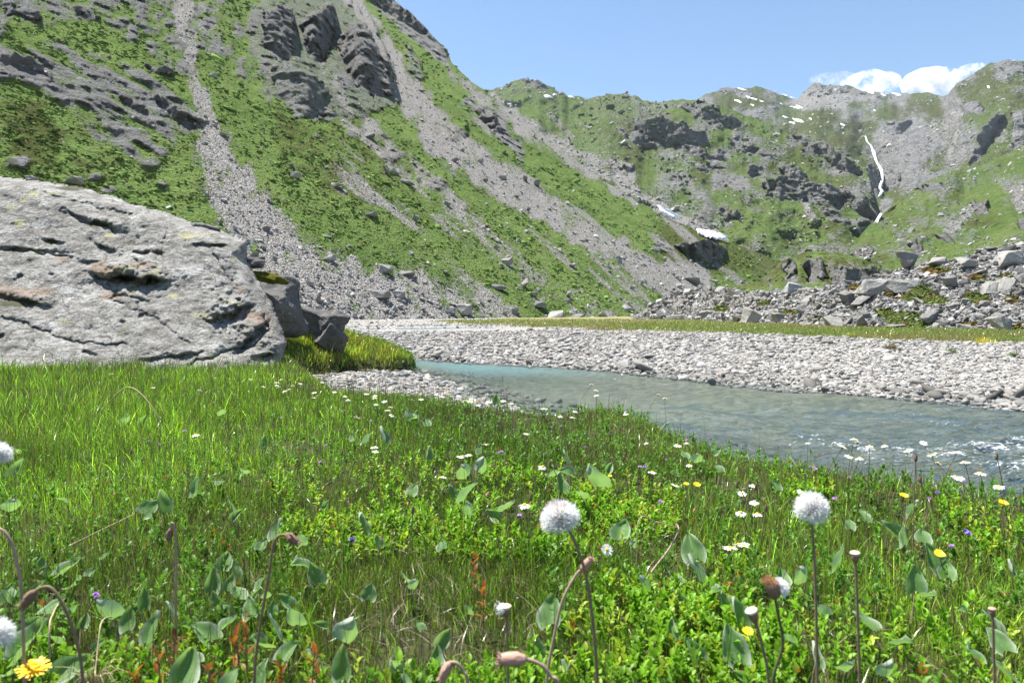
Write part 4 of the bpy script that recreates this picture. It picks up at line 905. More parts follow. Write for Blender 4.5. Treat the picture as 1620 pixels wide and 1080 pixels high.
    # leafy ground cover: upright sprigs of small oval leaves
    ns = 24000
    az = r_.uniform(-0.76, 0.76, ns); r = 0.62 + 4.2 * r_.uniform(0, 1, ns) ** 1.15
    x, y = np.sin(az) * r, np.cos(az) * r; z = gz(x, y)
    pxx, pyy = project(x, y, z + 0.04); lf = np.zeros(ns, bool)
    for p in LEAFY: lf |= poly_in(pxx + 25 * fbm(x * 6, y * 6, 0, 2, 815), pyy + 18 * fbm(x * 6, y * 6, 5, 2, 815), p)
    keep = (lf & (fbm(x * 3.2, y * 3.2, 0, 3, 816) > 0.02) | (r_.uniform(0, 1, ns) < 0.2)) & (r_.uniform(0, 1, ns) < meadow_mask(x, y)) & ~poly_in(pxx, pyy, SPARSE)
    x, y, z = x[keep], y[keep], z[keep]; ns = len(x)
    hh = r_.uniform(0.03, 0.08, ns); lean = r_.normal(0, 0.22, (ns, 2))
    kl = 9; f = np.linspace(0.3, 1.0, kl)[None, :]
    ang = r_.uniform(0, 6.28, ns)[:, None] + np.arange(kl)[None] * 2.4
    B = np.stack([x[:, None] + lean[:, :1] * hh[:, None] * f, y[:, None] + lean[:, 1:] * hh[:, None] * f, z[:, None] + hh[:, None] * f], -1).reshape(-1, 3)
    el = (0.6 + 0.55 * f + r_.normal(0, 0.25, (ns, kl))).ravel(); an = ang.ravel()
    D = np.stack([np.cos(an) * np.cos(el), np.sin(an) * np.cos(el), np.sin(el)], -1)
    U = np.stack([-np.cos(an) * np.sin(el), -np.sin(an) * np.sin(el), np.cos(el)], -1)
    L = (r_.uniform(0.012, 0.022, (ns, 1)) * (1.15 - 0.35 * f)).ravel() * r_.uniform(0.8, 1.2, ns * kl)
    tn = np.array([0.16, 0.32, 0.018]) * r_.uniform(0.6, 1.3, (ns, 1)); out_ = ~lf[keep]; tn[out_] = np.array([0.10, 0.22, 0.025]) * r_.uniform(0.6, 1.3, (out_.sum(), 1)); hh[out_] *= 0.7; yl = (r_.uniform(0, 1, ns) < 0.2) & ~out_; tn[yl] = np.array([0.29, 0.38, 0.03]) * r_.uniform(0.8, 1.2, (yl.sum(), 1))
    tn = np.repeat(tn, kl, 0) * r_.uniform(0.8, 1.2, (ns * kl, 1)); rd = r_.uniform(0, 1, ns * kl) < 0.018; tn[rd] = np.array([0.35, 0.1, 0.03]) * r_.uniform(0.6, 1.1, (rd.sum(), 1))
    V, q, t, T = leaves(B, D, U, L, L * r_.uniform(0.42, 0.58, ns * kl), tn)
    Vs, qs, ts, Ts = blades(x, y, z, hh * 0.95, np.full(ns, 0.0022), np.full(ns, 0.1), np.array([0.12, 0.09, 0.04]) * np.ones((ns, 1)), 817)
    o = mesh_np('ground_cover', np.concatenate([V, Vs]), [np.concatenate([q, qs + len(V)]), np.concatenate([t, ts + len(V)])], M['leaf'], {'tint': np.concatenate([T, Ts])})
    tag(o, kind='stuff')
    # thin dark rushes and seed-headed grass stalks standing above the rest
    n = 11000
    az = r_.uniform(-0.78, 0.78, n); r = 0.8 + 7 * r_.uniform(0, 1, n) ** 1.2; x, y = np.sin(az) * r, np.cos(az) * r
    k = r_.uniform(0, 1, n) < meadow_mask(x, y) * (0.35 + 0.65 * (x < 0)); x, y, r = x[k], y[k], r[k]; n = len(x); z = gz(x, y)
    h = r_.uniform(0.09, 0.2, n) * (1 + 0.35 * (x < -0.5)); tn = np.array([0.07, 0.085, 0.03]) * r_.uniform(0.6, 1.4, (n, 1)); b = r_.uniform(0, 1, n) < np.where(x < -0.2, 0.38, 0.2); tn[b] = np.array([0.17, 0.12, 0.07]) * r_.uniform(0.5, 1.2, (b.sum(), 1))
    V, q, t, T = blades(x, y, z, h, np.maximum(0.0013, 0.0005 * r), np.abs(r_.normal(0.16, 0.14, n)), tn, 818)
    o = mesh_np('grass_stalks', V, [q, t], M['grass'], {'tint': T}); tag(o, kind='stuff')
    # rough grass on the far strip of the plain
    n = 120000
    pxs = r_.uniform(560, 1680, n); pys = 505 + 46 * r_.uniform(0, 1, n); x, y = ground_under(pxs, pys)
    k = (y < 150) & (y > 8) & (r_.uniform(0, 1, n) < strip_mask(x, y) * 0.9 + 0.004 * (sdist(x, y, WATER) < -1)); x, y = x[k], y[k]; n = len(x)
    f = fbm(x * 0.35, y * 0.35, 0, 3, 819)[:, None]
    tn = np.where(f > 0.1, np.array([0.27, 0.25, 0.10]), np.array([0.22, 0.27, 0.075])) * r_.uniform(0.6, 1.3, (n, 1))
    V, q, t, T = blades(x, y, gz(x, y), r_.uniform(0.06, 0.17, n), 0.0011 * y * r_.uniform(0.6, 1.4, n), np.abs(r_.normal(0.3, 0.2, n)), tn, 820)
    o = mesh_np('plain_grass', V, [q, t], M['grass'], {'tint': T}); tag(o, kind='stuff')
    # tussocks and dwarf shrubs on the big slope
    px, py, P, mk = sample_hill(HA, 110000, (-60, -20, 1250, 510), lambda a, b, m: np.clip(1.0 - 1.7 * np.maximum(m[:, 0], m[:, 1]), 0, 1) * np.clip(0.45 + 1.3 * fbm(a / 16, b / 9, 0, 4, 821), 0, 1), 822)
    n = len(px); sc_ = P[:, 1] / FPX; dk = np.clip(mk[:, 2] + 0.3 * r_.normal(size=n), 0, 1)[:, None]
    tn = (np.array([0.185, 0.29, 0.075]) * (1 - 0.45 * dk) + np.array([0.015, 0.0, 0.0]) * dk) * np.exp(r_.normal(-0.02, 0.2, (n, 1)))
    S = sc_ * np.exp(r_.normal(1.15, 0.45, n)); bank = [(v * np.array([1.3, 1.05, 0.65]), f) for v, f in BANK[:8]]
    o = scatter('slope_tussocks', P, S, bank, M['turf'], 0.25, (0.6, 1.2), 823, 0.0, 0.3, 0.16)
    me = o.data; me.polygons.foreach_set('use_smooth', np.ones(len(me.polygons), bool)); which = np.random.default_rng(823); _ = (which.uniform(0, 6.28, n), which.normal(0, 0.25, n), which.normal(0, 0.25, n), which.uniform(0.7, 1.3, (n, 3)))
    wh = which.integers(0, len(bank), n); T = np.concatenate([np.repeat(tn[wh == k], len(bank[k][0]), 0) for k in range(len(bank))])
    me.attributes['tint'].data.foreach_set('color', np.concatenate([T, np.ones((len(T), 1))], 1).astype(np.float32).ravel()); tag(o, kind='stuff')
build_meadow()

# ------------------------------------------------------------------ boulders one by one
DET = [hull_rock(520 + k, 11 + k % 5, ((1, 0.82, 0.6), (1, 0.7, 0.34), (1, 0.75, 0.75), (1, 0.6, 0.45))[k % 4], 0.75, 2, 0.05, 0.035) for k in range(16)]
DMESH = [mesh_np('boulder', v, f, M['rock'], None, True, None, False) for v, f in DET]
for me in DMESH: me.polygons.foreach_set('use_smooth', np.zeros(len(me.polygons), bool))
ORD = ['first', 'second', 'third', 'fourth', 'fifth', 'sixth', 'seventh', 'eighth', 'ninth', 'tenth', 'eleventh', 'twelfth']
def place_rock(p, w, k, rz, rx=0.0, ry=0.0, label=None, group=None, stretch=(1, 1, 1), sink=0.12, name='boulder', cat='boulder'):
    o = bpy.data.objects.new(name, DMESH[k]); C.objects.link(o)
    zmin = DET[k][0][:, 2].min()
    o.scale = (w * stretch[0], w * stretch[1], w * stretch[2]); o.rotation_euler = (rx, ry, rz)
    o.location = (p[0], p[1], p[2] - zmin * w * stretch[2] * (1 - sink * 2))
    return tag(o, label, cat, group)
def hill_at(H, px, py):
    P, mk, ok = on_hill(H, np.array([float(px)]), np.array([float(py)])); return P[0]
TAKEN = []
# the ones that stand out in the rockfall on the far side: pixel of the foot, width in pixels, mesh, turn, tilt, stretch
for (px, py, w, k, rz, rx, ry, st, lab) in (
    (1434, 419, 40, 2, 0.4, 0.1, 0.1, (1, 1, 0.95), 'split cubic boulder with a dark face on the skyline of the rockfall'),
    (1585, 421, 56, 14, 0.2, 0.0, 0.15, (1, 1, 0.85), 'biggest dark faced boulder high on the rockfall slope'),
    (1383, 462, 66, 1, 0.3, 0.1, -0.05, (1, 0.9, 1.25), 'broad grey block with a flat top beside the mossy knoll'),
    (1428, 462, 58, 3, 0.1, 0.0, 0.05, (1, 0.9, 0.95), 'rounded grey boulder lying beside the broad flat topped block'),
    (1366, 480, 46, 5, 0.5, 0.1, -0.4, (1, 0.7, 1.0), 'long pale slab tilted in the rockfall below the broad block'),
    (1340, 478, 34, 2, 0.9, 0.1, -0.2, (1, 0.9, 0.8), 'pale smooth boulder above the long tilted slab'),
    (1480, 418, 32, 4, 0.0, 0.0, 0.1, (1, 0.9, 0.8), 'low rounded boulder on the rockfall crest right of the split boulder'),
    (1530, 424, 46, 9, 0.3, 0.25, 0.1, (1, 0.9, 1.1), 'light grey slab leaning under the biggest dark faced boulder'),
    (1566, 462, 42, 5, 0.9, 0.2, -0.5, (1, 0.8, 1.2), 'pale pointed slab standing in the middle of the rockfall'),
    (1592, 460, 42, 13, 0.7, 0.2, -0.6, (1, 0.8, 1.1), 'long pale slab leaning beside the pointed slab'),
    (1230, 512, 26, 2, 0.7, 0.0, 0.0, (1, 1, 1.05), 'dark upright cubic boulder at the edge of the yellow grass'),
    (1195, 514, 44, 6, 0.2, 0.1, 0.1, (1, 0.9, 0.95), 'pale boulder with a sloping back next to the dark cubic boulder'),
    (1318, 517, 36, 4, 1.2, 0.0, 0.0, (1, 1, 0.9), 'round grey boulder at the foot of the rockfall by the yellow grass'),
    (1280, 517, 34, 1, 0.2, 0.0, 0.0, (1, 1, 0.9), 'flat dark slab at the rockfall foot, right of the dark cubic boulder'),
    (1470, 508, 34, 7, 0.6, 0.0, -0.3, (1, 0.9, 1.0), 'grey wedge shaped boulder between two heath patches'),
    (1580, 526, 42, 8, 0.6, 0.0, 0.0, (1, 1, 1.0), 'big grey block at the rockfall foot under the pointed slab'),
    (1497, 455, 30, 8, 1.6, 0.0, 0.0, (1, 1, 1.0), 'light square boulder in the rockfall under the crest'),
    (1362, 518, 28, 10, 0.2, 0.0, 0.0, (1, 1, 1.2), 'dark notched boulder at the rockfall foot'),
    (1420, 520, 36, 5, 0.1, 0.0, 0.0, (1, 1, 0.8), 'low pale slab at the rockfall foot near the lower heath'),
    (1610, 535, 44, 0, 0.1, 0.0, 0.0, (1, 1, 0.6), 'low pale rock half buried at the edge of the yellow grass')):
    p = hill_at(HH, px, py); W = w * p[1] / FPX
    place_rock(p, W * 1.08, k, rz, rx, ry, lab, 'boulders of the rockfall', st); TAKEN.append((px, py, w))
# on and below the big slope
for (px, py, w, k, rz, rx, ry, st, lab) in (
    (598, 470, 42, 3, 0.15, 0.0, 0.1, (1, 0.7, 0.75), 'long brownish boulder lying at the foot of the scree chute'),
    (632, 472, 22, 2, 0.5, 0.0, 0.0, (1, 1, 0.9), 'pale boulder against the end of the long brownish boulder'),
    (521, 413, 22, 4, 0.2, 0.0, 0.0, (1, 1, 0.9), 'pale greenish boulder alone in the upper scree'),
    (611, 431, 26, 6, 0.2, 0.1, 0.0, (1, 1, 0.9), 'dark boulder in the scree above the long brownish boulder'),
    (645, 437, 24, 0, 0.5, 0.1, 0.2, (1, 1, 0.8), 'dark tilted boulder right of the other dark boulder in the scree'),
    (736, 496, 28, 2, 0.3, 0.0, 0.0, (1, 1, 0.9), 'dark two humped boulder at the foot of the green slope'),
    (712, 496, 20, 8, 0.3, 0.0, 0.0, (1, 1, 0.9), 'grey boulder beside the dark two humped boulder'),
    (875, 506, 40, 4, 0.3, 0.0, 0.0, (1, 1, 0.75), 'wide grey boulder on the edge of the plain under the green slope'),
    (915, 506, 24, 0, 0.9, 0.0, 0.0, (1, 1, 0.8), 'dark boulder right of the wide grey boulder at the plain edge'),
    (958, 505, 24, 10, 0.1, 0.0, 0.0, (1, 1, 0.9), 'steep dark boulder at the foot of the slope under the grass'),
    (852, 487, 24, 12, 0.1, 0.0, 0.0, (1, 1, 0.8), 'grey boulder above the wide grey boulder'),
    (790, 458, 26, 1, 0.1, 0.0, 0.2, (1, 1, 1.1), 'flat boulder halfway up the lower green slope'),
    (468, 280, 16, 2, 0.1, 0.0, 0.0, (1, 1, 0.9), 'dark block beside the main scree chute on green turf'),
    (628, 275, 16, 10, 0.1, 0.0, 0.0, (1, 1, 1.0), 'dark pointed boulder high on the green slope'),
    (645, 292, 22, 1, 0.1, 0.0, 0.3, (1, 1, 0.9), 'pale flat slab below the dark pointed boulder'),
    (584, 343, 22, 4, 0.1, 0.0, 0.0, (1, 1, 0.7), 'dark hollow boulder in the middle of the green slope'),
    (707, 325, 14, 6, 0.1, 0.0, 0.0, (1, 1, 0.9), 'small grey boulder alone on bright turf'),
    (112, 292, 30, 0, 0.1, 0.0, 0.0, (1, 1, 0.8), 'dark boulder on the turf just above the huge pale boulder'),
    (50, 288, 18, 2, 0.7, 0.0, 0.0, (1, 1, 0.8), 'small dark boulder on turf above the top of the huge pale boulder'),
    (848, 294, 14, 12, 0.3, 0.0, 0.0, (1, 1, 1.4), 'ochre standing block at the lower end of the long scree chute'),
    (338, 122, 12, 2, 0.3, 0.0, 0.0, (1, 1, 0.9), 'dark block beside the narrow upper chute')):
    p = hill_at(HA, px, py); W = w * p[1] / FPX
    place_rock(p, W * 1.05, k, rz, rx, ry, lab, 'boulders on the big slope', st); TAKEN.append((px, py, w))
def crowd(H, n, box, dens, wr, seed, zones, group, sink=0.15):
    px, py, P, mk = sample_hill(H, n * 14, box, dens, seed); r_ = np.random.default_rng(seed + 1); c = 0
    for i in range(len(px)):
        if c >= n: break
        w = math.exp(r_.normal(*wr))
        if any(math.hypot(px[i] - a, (py[i] - b) * 1.7) < 0.42 * (w + q) for a, b, q in TAKEN): continue
        TAKEN.append((px[i], py[i], w)); c += 1
        k = int(r_.integers(0, 16)); W = w * P[i][1] / FPX
        lab = zones(px[i], py[i], w, k)
        st = tuple(r_.uniform(0.8, 1.15, 3))
        place_rock(P[i], W, k, r_.uniform(0, 6.28), r_.normal(0, 0.25), r_.normal(0, 0.25), lab, group, st, sink)
def zH(px, py, w, k):
    s = 'flat grey slab' if k % 4 == 1 else 'grey boulder'
    sz = 'large ' if w > 24 else 'small ' if w < 15 else ''
    if px < 1200: z = 'at the narrow end of the rockfall by the green slope'
    elif px < 1330: z = 'in the rockfall below the mossy knoll'
    elif py < 440: z = 'near the crest of the rockfall'
    elif py > 500: z = 'at the rockfall foot beside the yellow grass'
    elif px < 1470: z = 'mid rockfall, around the upper heath patch'
    else: z = 'mid rockfall, under the biggest dark faced boulder'
    return (sz + s + ' ' + z)
crowd(HH, 150, (1040, 385, 1650, 535), lambda x, y, m: np.where(m[:, 2] > 0.6, 0.02, 0.9), (2.85, 0.33), 901, zH, 'boulders of the rockfall')
def zA(px, py, w, k):
    s = 'flat grey slab' if k % 4 == 1 else 'angular grey rock'
    if py > 440: z = 'among scree at the foot of the green slope' if px > 680 else 'in the scree fan at the foot of the main chute'
    elif px < 520: z = 'in the main scree chute' if py > 150 else 'in the narrow upper part of the main chute'
    elif py > 330: z = 'scattered on the lower green slope'
    else: z = 'in the long pale scree chute below the dark crags'
    return s + ' ' + z
crowd(HA, 105, (330, 130, 1180, 508), lambda x, y, m: np.clip(m[:, 0], 0.04, 1) * np.interp(y, (130, 420, 500), (0.15, 0.5, 1.0)), (2.45, 0.3), 911, zA, 'boulders on the big slope')

# boulders beside the huge one: foot pixel, distance
def near_rock(px, py, Y, w, k, rz, rx, ry, st, lab, seed):
    p = pt(px, py, Y); v, f = hull_rock(seed, *k, 3, 0.085, 0.035)
    if seed in (933, 937, 941): p[2] = float(gz(p[0], p[1])) - 0.03
    W = w * Y / FPX; v = v * np.array(st) * W
    Rm = euler_mats(np.array([rz]), np.array([rx]), np.array([ry]))[0]; v = v @ Rm.T
    v[:, 2] -= v[:, 2].min() + 0.04
    o = mesh_np('boulder', v, f, M['near_rock'], None, False); o.location = p
    return tag(o, lab, 'boulder', None)
M['cobble_pale'] = mat_rock('bleached_stone', (0.42, 0.4, 0.37), 9, 0, 0, False)
M['near_rock'] = mat_rock('near_shade_dark_stone', (0.135, 0.132, 0.128), 4.5, 0.5, 0.0, False)  # base colour darkened to put shade into the rocks behind the boulder
near_rock(492, 541, 12.3, 112, (12, (1, 0.8, 0.62), 0.7), 0.5, 0.1, 0.12, (1, 1, 0.95), 'dark cracked boulder on the turf behind the huge pale boulder', 933)
near_rock(526, 545, 12.2, 62, (10, (1, 0.7, 0.9), 0.8), 0.2, 0.1, 0.6, (0.8, 0.8, 1.0), 'dark wedge leaning against the cracked boulder', 937)
mossy = near_rock(424, 528, 11.5, 150, (13, (1, 0.85, 0.85), 0.6), 0.3, 0.15, -0.1, (0.92, 0.8, 1.0), 'overhanging dark boulder with a mossy top behind the huge pale boulder', 941)
mv, mf = hull_rock(971, 40, (1, 0.8, 0.3), 0.0, 3, 0.07, 0.02)
mo = mesh_np('moss', mv * np.array([0.62, 0.6, 0.5]), mf, None, None, True, mossy); mo.location = Vector(pt(424, 439, 11.0)) - mossy.location; mo.rotation_euler = (0.1, 0.22, 0)
mm_ = NT('moss_cushion'); mo.data.materials.append(mm_.done(mm_.pbr(mm_.mix(mm_.noise(7, 4, 0.7), (0.06, 0.06, 0.012), (0.16, 0.16, 0.03)), 1.0, mm_.bump(mm_.noise(45, 4, 0.7), 1.0, 0.04), 0.0)))
near_rock(404, 421, 10.9, 46, (12, (1, 0.8, 0.55), 0.8), 0.1, 0.0, 0.05, (1, 0.9, 0.8), 'small dark block resting on the mossy boulder top', 945)
near_rock(322, 372, 9.4, 60, (12, (1, 0.8, 0.55), 0.8), 0.1, 0.0, 0.08, (1, 0.9, 0.75), 'dark flat block peeping over the shoulder of the huge boulder', 949)
near_rock(1385, 606, 10.2, 34, (16, (1, 0.8, 0.55), 0.2), 0.1, 0.0, 0.0, (1, 0.9, 0.8), 'pale rounded boulder on the gravel bank just above the water', 953)
near_rock(1432, 577, 12.6, 12, (14, (1, 0.8, 0.6), 0.2), 0.1, 0.0, 0.0, (1, 0.9, 0.9), 'small rust brown stone on the gravel bar', 957)['category'] = 'stone'
near_rock(1590, 698, 5.9, 52, (16, (1, 0.8, 0.4), 0.2), 0.3, 0.0, 0.0, (1, 1, 0.8), 'tan stone breaking the white water', 961)['category'] = 'stone'
near_rock(1560, 708, 5.6, 40, (16, (1, 0.8, 0.4), 0.2), 0.3, 0.0, 0.0, (1, 1, 0.7), 'wet ochre stone at the head of the white water', 965)['category'] = 'stone'

for (px, py, Y, w, lab, sd_) in ((352, 708, 3.02, 44, 'pale flat stone showing through the grass, the bigger of two', 973), (476, 716, 2.95, 34, 'pale flat stone showing through the grass, the smaller of two', 977), (985, 925, 1.5, 0, '', 0)):
    if w: o = near_rock(px, py, Y, w, (16, (1, 0.8, 0.3), 0.2), 0.2, 0.0, 0.0, (1, 1, 0.6), lab, sd_); o.location.z = float(gz(o.location.x, o.location.y)) + 0.012; o['category'] = 'stone'; o.data.materials[0] = M['cobble_pale']
def tuft(px, py, Y, w, col, lab, seed):
    r2 = np.random.default_rng(seed); p = pt(px, py, Y); z0 = float(gz(p[0], Y)); n = 160; W = w * Y / FPX
    x = r2.normal(0, W * 0.22, n); y = r2.normal(0, W * 0.22, n)
    V, q, t, T = blades(x, y, 0 * x, W * r2.uniform(0.3, 0.75, n), np.full(n, 0.012), np.abs(r2.normal(0.5, 0.3, n)), np.array(col) * r2.uniform(0.5, 1.3, (n, 1)), seed)
    o = mesh_np('grass_tuft', V, [q, t], M['grass'], {'tint': T}); o.location = (p[0], Y, z0); tag(o, lab, 'grass tuft', 'tufts on the gravel bar')
tuft(1505, 563, 13.0, 16, (0.16, 0.22, 0.06), 'green grass tuft on the gravel bar under the yellow flowers', 975)
tuft(1602, 570, 12.2, 18, (0.14, 0.2, 0.06), 'dark green tuft on the gravel bar nearest the edge of view', 976)
tuft(1410, 559, 14.5, 18, (0.22, 0.17, 0.1), 'brownish withered tuft on the gravel bar', 977)
tuft(1362, 556, 15.5, 10, (0.18, 0.2, 0.08), 'small pale tuft on the gravel bar beside the withered one', 978)
tuft(1555, 545, 16.5, 24, (0.6, 0.52, 0.06), 'patch of bright yellow flowers at the edge of the gravel bar', 979)
tuft(1345, 536, 21, 14, (0.45, 0.42, 0.08), 'faint yellow flower patch in the far grass strip', 981)

# ------------------------------------------------------------------ snow patches and the waterfall
M['snow'] = mat_plain('old_snow', (0.86, 0.87, 0.89), 0.6, 0.3, 0.05, 0.3)
def drape(H, poly, name, mat, lift, seed, step=1.0):
    """a skin of some thickness laid over a hillside inside an outline"""
    a = np.array(poly); x0, y0 = a.min(0) - 2; x1, y1 = a.max(0) + 2
    gx = np.arange(x0, x1 + step, step); gy = np.arange(y0, y1 + step, step); PX, PY = np.meshgrid(gx, gy)
    P, _, ok = on_hill(H, PX.ravel(), PY.ravel()); P = P.reshape(*PX.shape, 3)
    T = P[..., 1]; n_ = 4; Tp = np.pad(T, n_, 'edge'); h_, w_ = T.shape
    T = np.mean([Tp[a_:a_ + h_, b_:b_ + w_] for a_ in range(2 * n_ + 1) for b_ in range(2 * n_ + 1)], 0) * 0.65 + 0.35 * np.min([Tp[a_:a_ + h_, b_:b_ + w_] for a_ in range(2 * n_ + 1) for b_ in range(2 * n_ + 1)], 0)
    P = pt(PX, PY, T)
    out = np.array([-0.2, -0.85, 0.5])
    f = sst(-0.4, 1.2, sdist(PX + 0.9 * fbm(PX / 4, PY / 4, 0, 3, seed), PY + 0.9 * fbm(PX / 4, PY / 4, 3, 3, seed), poly))
    top = P + out * lift * (f[..., None] - 0.5 * (1 - f[..., None]))
    keep = f > 0.02; cell = (keep[:-1, :-1] & keep[1:, :-1] & keep[:-1, 1:] & keep[1:, 1:]).ravel()
    F = grid_faces(*PX.shape)[cell]
    if not len(F): return None
    used = np.unique(F); mp = np.zeros(PX.size, int); mp[used] = np.arange(len(used))
    V = top.reshape(-1, 3)[used]; loc = V.mean(0)
    return_o = mesh_np(name, V - loc, mp[F], mat); return_o.location = loc
    return return_o
SNOW = [(HA, [(1034, 325), (1044, 327), (1062, 336), (1078, 345), (1073, 349), (1050, 340)], 'thin dirty snow strip in the gully on the green slope', 1.6),
        (HA, [(1100, 363), (1122, 366), (1151, 374), (1149, 381), (1126, 378), (1104, 370)], 'lowest bright snow patch, at the bottom of the gully', 1.6)]
SN_D = [(1175, 141, 14, 2.5, 'long snow streak on the crest of the flat brown peak'), (1168, 160, 9, 3, 'small snow patch under the crest of the flat brown peak'), (1188, 155, 14, 3, 'slanting snow band below the flat brown peak'), (1205, 160, 5, 2, 'tiny snow dot right of the slanting band'), (1190, 166, 5, 1.8, 'tiny snow dot under the slanting band'), (1236, 164, 4, 1.8, 'snow speck in the saddle between the two brown peaks'), (1258, 170, 12, 3, 'bright snow bank in the saddle below the rocky peak'), (1265, 169, 9, 2.6, 'snow bank beside the rocky peak foot'), (1243, 185, 8, 2.2, 'upper slanting snow sliver on the plateau edge'), (1262, 190, 14, 4, 'largest slanting snow patch on the plateau edge'), (1253, 194, 8, 2.6, 'lower snow sliver beside the largest slanting patch'), (1282, 188, 4, 2, 'snow speck right of the largest slanting patch'), (1333, 197, 6, 3, 'single snow spot at the top of the ravine'), (1247, 152, 16, 3, 'snow lying on the ridge behind the saddle'), (1374, 145, 14, 2.8, 'left end snow strip on the far ridge below the cloud'), (1398, 150, 8, 2.2, 'middle snow strip on the far ridge below the cloud'), (1418, 149, 12, 2.8, 'right hand snow strip on the far ridge below the cloud'), (1564, 138, 3, 3.5, 'small snow dot high on the green peak'), (1383, 174, 3, 1.6, 'faint snow dot under the far ridge')]
for (H, pl, lab, lf) in SNOW:
    o = drape(H, pl, 'snow_patch', M['snow'], lf, 970); tag(o, lab, 'snow patch', 'old snow patches')
for i, (x, y, w, h, lab) in enumerate(SN_D):
    o = drape(HD, [(x + 0.72 * w * c * q + 0.2 * w * s_, y + 0.75 * h * s_ * q + 0.16 * w * c) for c, s_, q in [(math.cos(t), math.sin(t), 0.75 + 0.35 * ((i * 7 + j * 3) % 5) / 5) for j, t in enumerate(np.linspace(0, 6.28, 9)[:-1])]], 'snow_patch', M['snow'], 2.0, 980 + i, 0.5)
    if o: tag(o, lab.replace('left end', 'broad').replace('right hand', 'bright'), 'snow patch', 'old snow patches')
for (x, y, w, h, lab) in ((868, 153, 16, 4, 'snow patch behind the shoulder of the pointed hill'), (878, 150, 8, 3, 'small snow patch above the pointed hill shoulder'), (904, 154, 10, 3, 'thin snow streak on the middle ridge'), (806, 165, 8, 3, 'snow remnant in the gully under the pointed hill')):
    o = drape(HB, [(x + w / 2 * math.cos(t), y + h / 2 * math.sin(t) + 0.1 * w * math.cos(t)) for t in np.linspace(0, 6.28, 9)[:-1]], 'snow_patch', M['snow'], 1.5, 990, 0.5)
    if o: tag(o, lab, 'snow patch', 'old snow patches')
FALL = [(1369, 215, 2.5), (1372, 224, 3.5), (1378, 231, 3), (1382, 240, 5), (1385, 250, 4), (1388, 258, 3.5), (1394, 268, 5), (1396, 278, 4.5), (1395, 288, 5), (1392, 298, 5.5), (1396, 303, 5), (1391, 310, 5)]
mw = NT('falling_water')
mw_c = mw.mix(mw.ramp(mw.noise(0.16, 5, 0.7, mw.vscale((1.5, 1.5, 0.3))), [(0.35, 0.0), (0.6, 1.0)]), (0.4, 0.43, 0.46), (0.85, 0.87, 0.89))
M['fall'] = mw.done(mw.pbr(mw_c, 0.5, mw.bump(mw.noise(0.2, 4), 0.6, 2.0), 0.3))
def fall_poly(pl): return [(x - w / 2 * 0.9, y) for x, y, w in pl] + [(x + w / 2 * 0.9, y) for x, y, w in pl[::-1]]
def ribbon(H, pl, name, mat, off):
    a = np.array(pl, float); t = np.linspace(0, len(a) - 1, 90); px = np.interp(t, np.arange(len(a)), a[:, 0]); py = np.interp(t, np.arange(len(a)), a[:, 1]); w = np.interp(t, np.arange(len(a)), a[:, 2]) * (1 + 0.35 * fbm(t * 2.1, t * 0, 0, 3, 997))
    px = px + 0.7 * fbm(t * 1.3, t * 0, 4, 3, 998); P, _, ok = on_hill(H, px, py); T = P[:, 1]
    T = np.minimum.reduce([np.roll(np.pad(T, 4, 'edge'), q)[4:-4] for q in range(-4, 5)]); T = np.convolve(np.pad(T, 6, 'edge'), np.ones(13) / 13, 'valid') - off
    u = np.linspace(-0.5, 0.5, 7); X = px[:, None] + u[None] * w[:, None] * 0.95; Y = np.repeat(py[:, None], 7, 1); Tt = T[:, None] - off * 0.6 * (1 - (2 * u[None]) ** 2) + off * 0.25 * fbm(X / 1.5, Y / 3, 0, 3, 999)
    V = np.concatenate([pt(X, Y, Tt).reshape(-1, 3), pt(X, Y, Tt + off * 1.4).reshape(-1, 3)]); nf = grid_faces(90, 7)
    loc = V.mean(0); o = mesh_np(name, V - loc, np.concatenate([nf[:, ::-1], nf + 630]), mat); o.location = loc; return o
o = ribbon(HD, FALL, 'waterfall', M['fall'], 9)
tag(o, 'tall white waterfall dropping through the rocky ravine below the far ridge', 'waterfall')
o = drape(HF, fall_poly([(1392, 341, 6), (1390, 346, 7), (1387, 351, 6)]), 'cascade', M['fall'], 3, 996, 0.6)
if o: tag(o, 'short white cascade where the stream leaves the ravine', 'cascade')

# ------------------------------------------------------------------ clouds
def build_cloud(px, py, w, h, lab, seed, Y=5200.0, dens=0.03):
    r_ = np.random.default_rng(seed); c = pt(px, py, Y); k = Y / FPX
    bm = bmesh.new()
    for i in range(16):
        u = r_.uniform(-1, 1); rr = h * k * (0.62 - 0.3 * abs(u)) * r_.uniform(0.7, 1.15)
        mt = bmesh.ops.create_icosphere(bm, subdivisions=2, radius=rr)
        for v in mt['verts']:
            v.co.x = v.co.x * 1.5 + u * w * k * 0.42; v.co.z = v.co.z * 0.9 + r_.normal(0, 0.02) * h * k; v.co.y = v.co.y * 1.3
    me = bpy.data.meshes.new('cloud'); bm.to_mesh(me); bm.free()
    o = bpy.data.objects.new('cloud', me); C.objects.link(o); o.location = c
    md = o.modifiers.new('merge', 'REMESH'); md.mode = 'VOXEL'; md.voxel_size = h * k * 0.05
    m = NT('cloud_vapour_%d' % seed)
    pv = m.n('ShaderNodeVolumePrincipled'); pv.inputs['Color'].default_value = (0.98, 0.98, 0.98, 1); pv.inputs['Anisotropy'].default_value = 0.1
    nz = m.noise(1 / (h * k * 0.38), 8, 0.66)
    m.l(m.math('MULTIPLY', m.ramp(nz, [(0.47, 0.0), (0.66, 1.0)]), dens), pv.inputs['Density'])
    m.l(pv.outputs[0], m.out.inputs['Volume']); me.materials.append(m.m)
    tag(o, lab, 'cloud')
build_cloud(1436, 132, 220, 54, 'bright white cumulus cloud rising behind the far snowy ridge', 31)
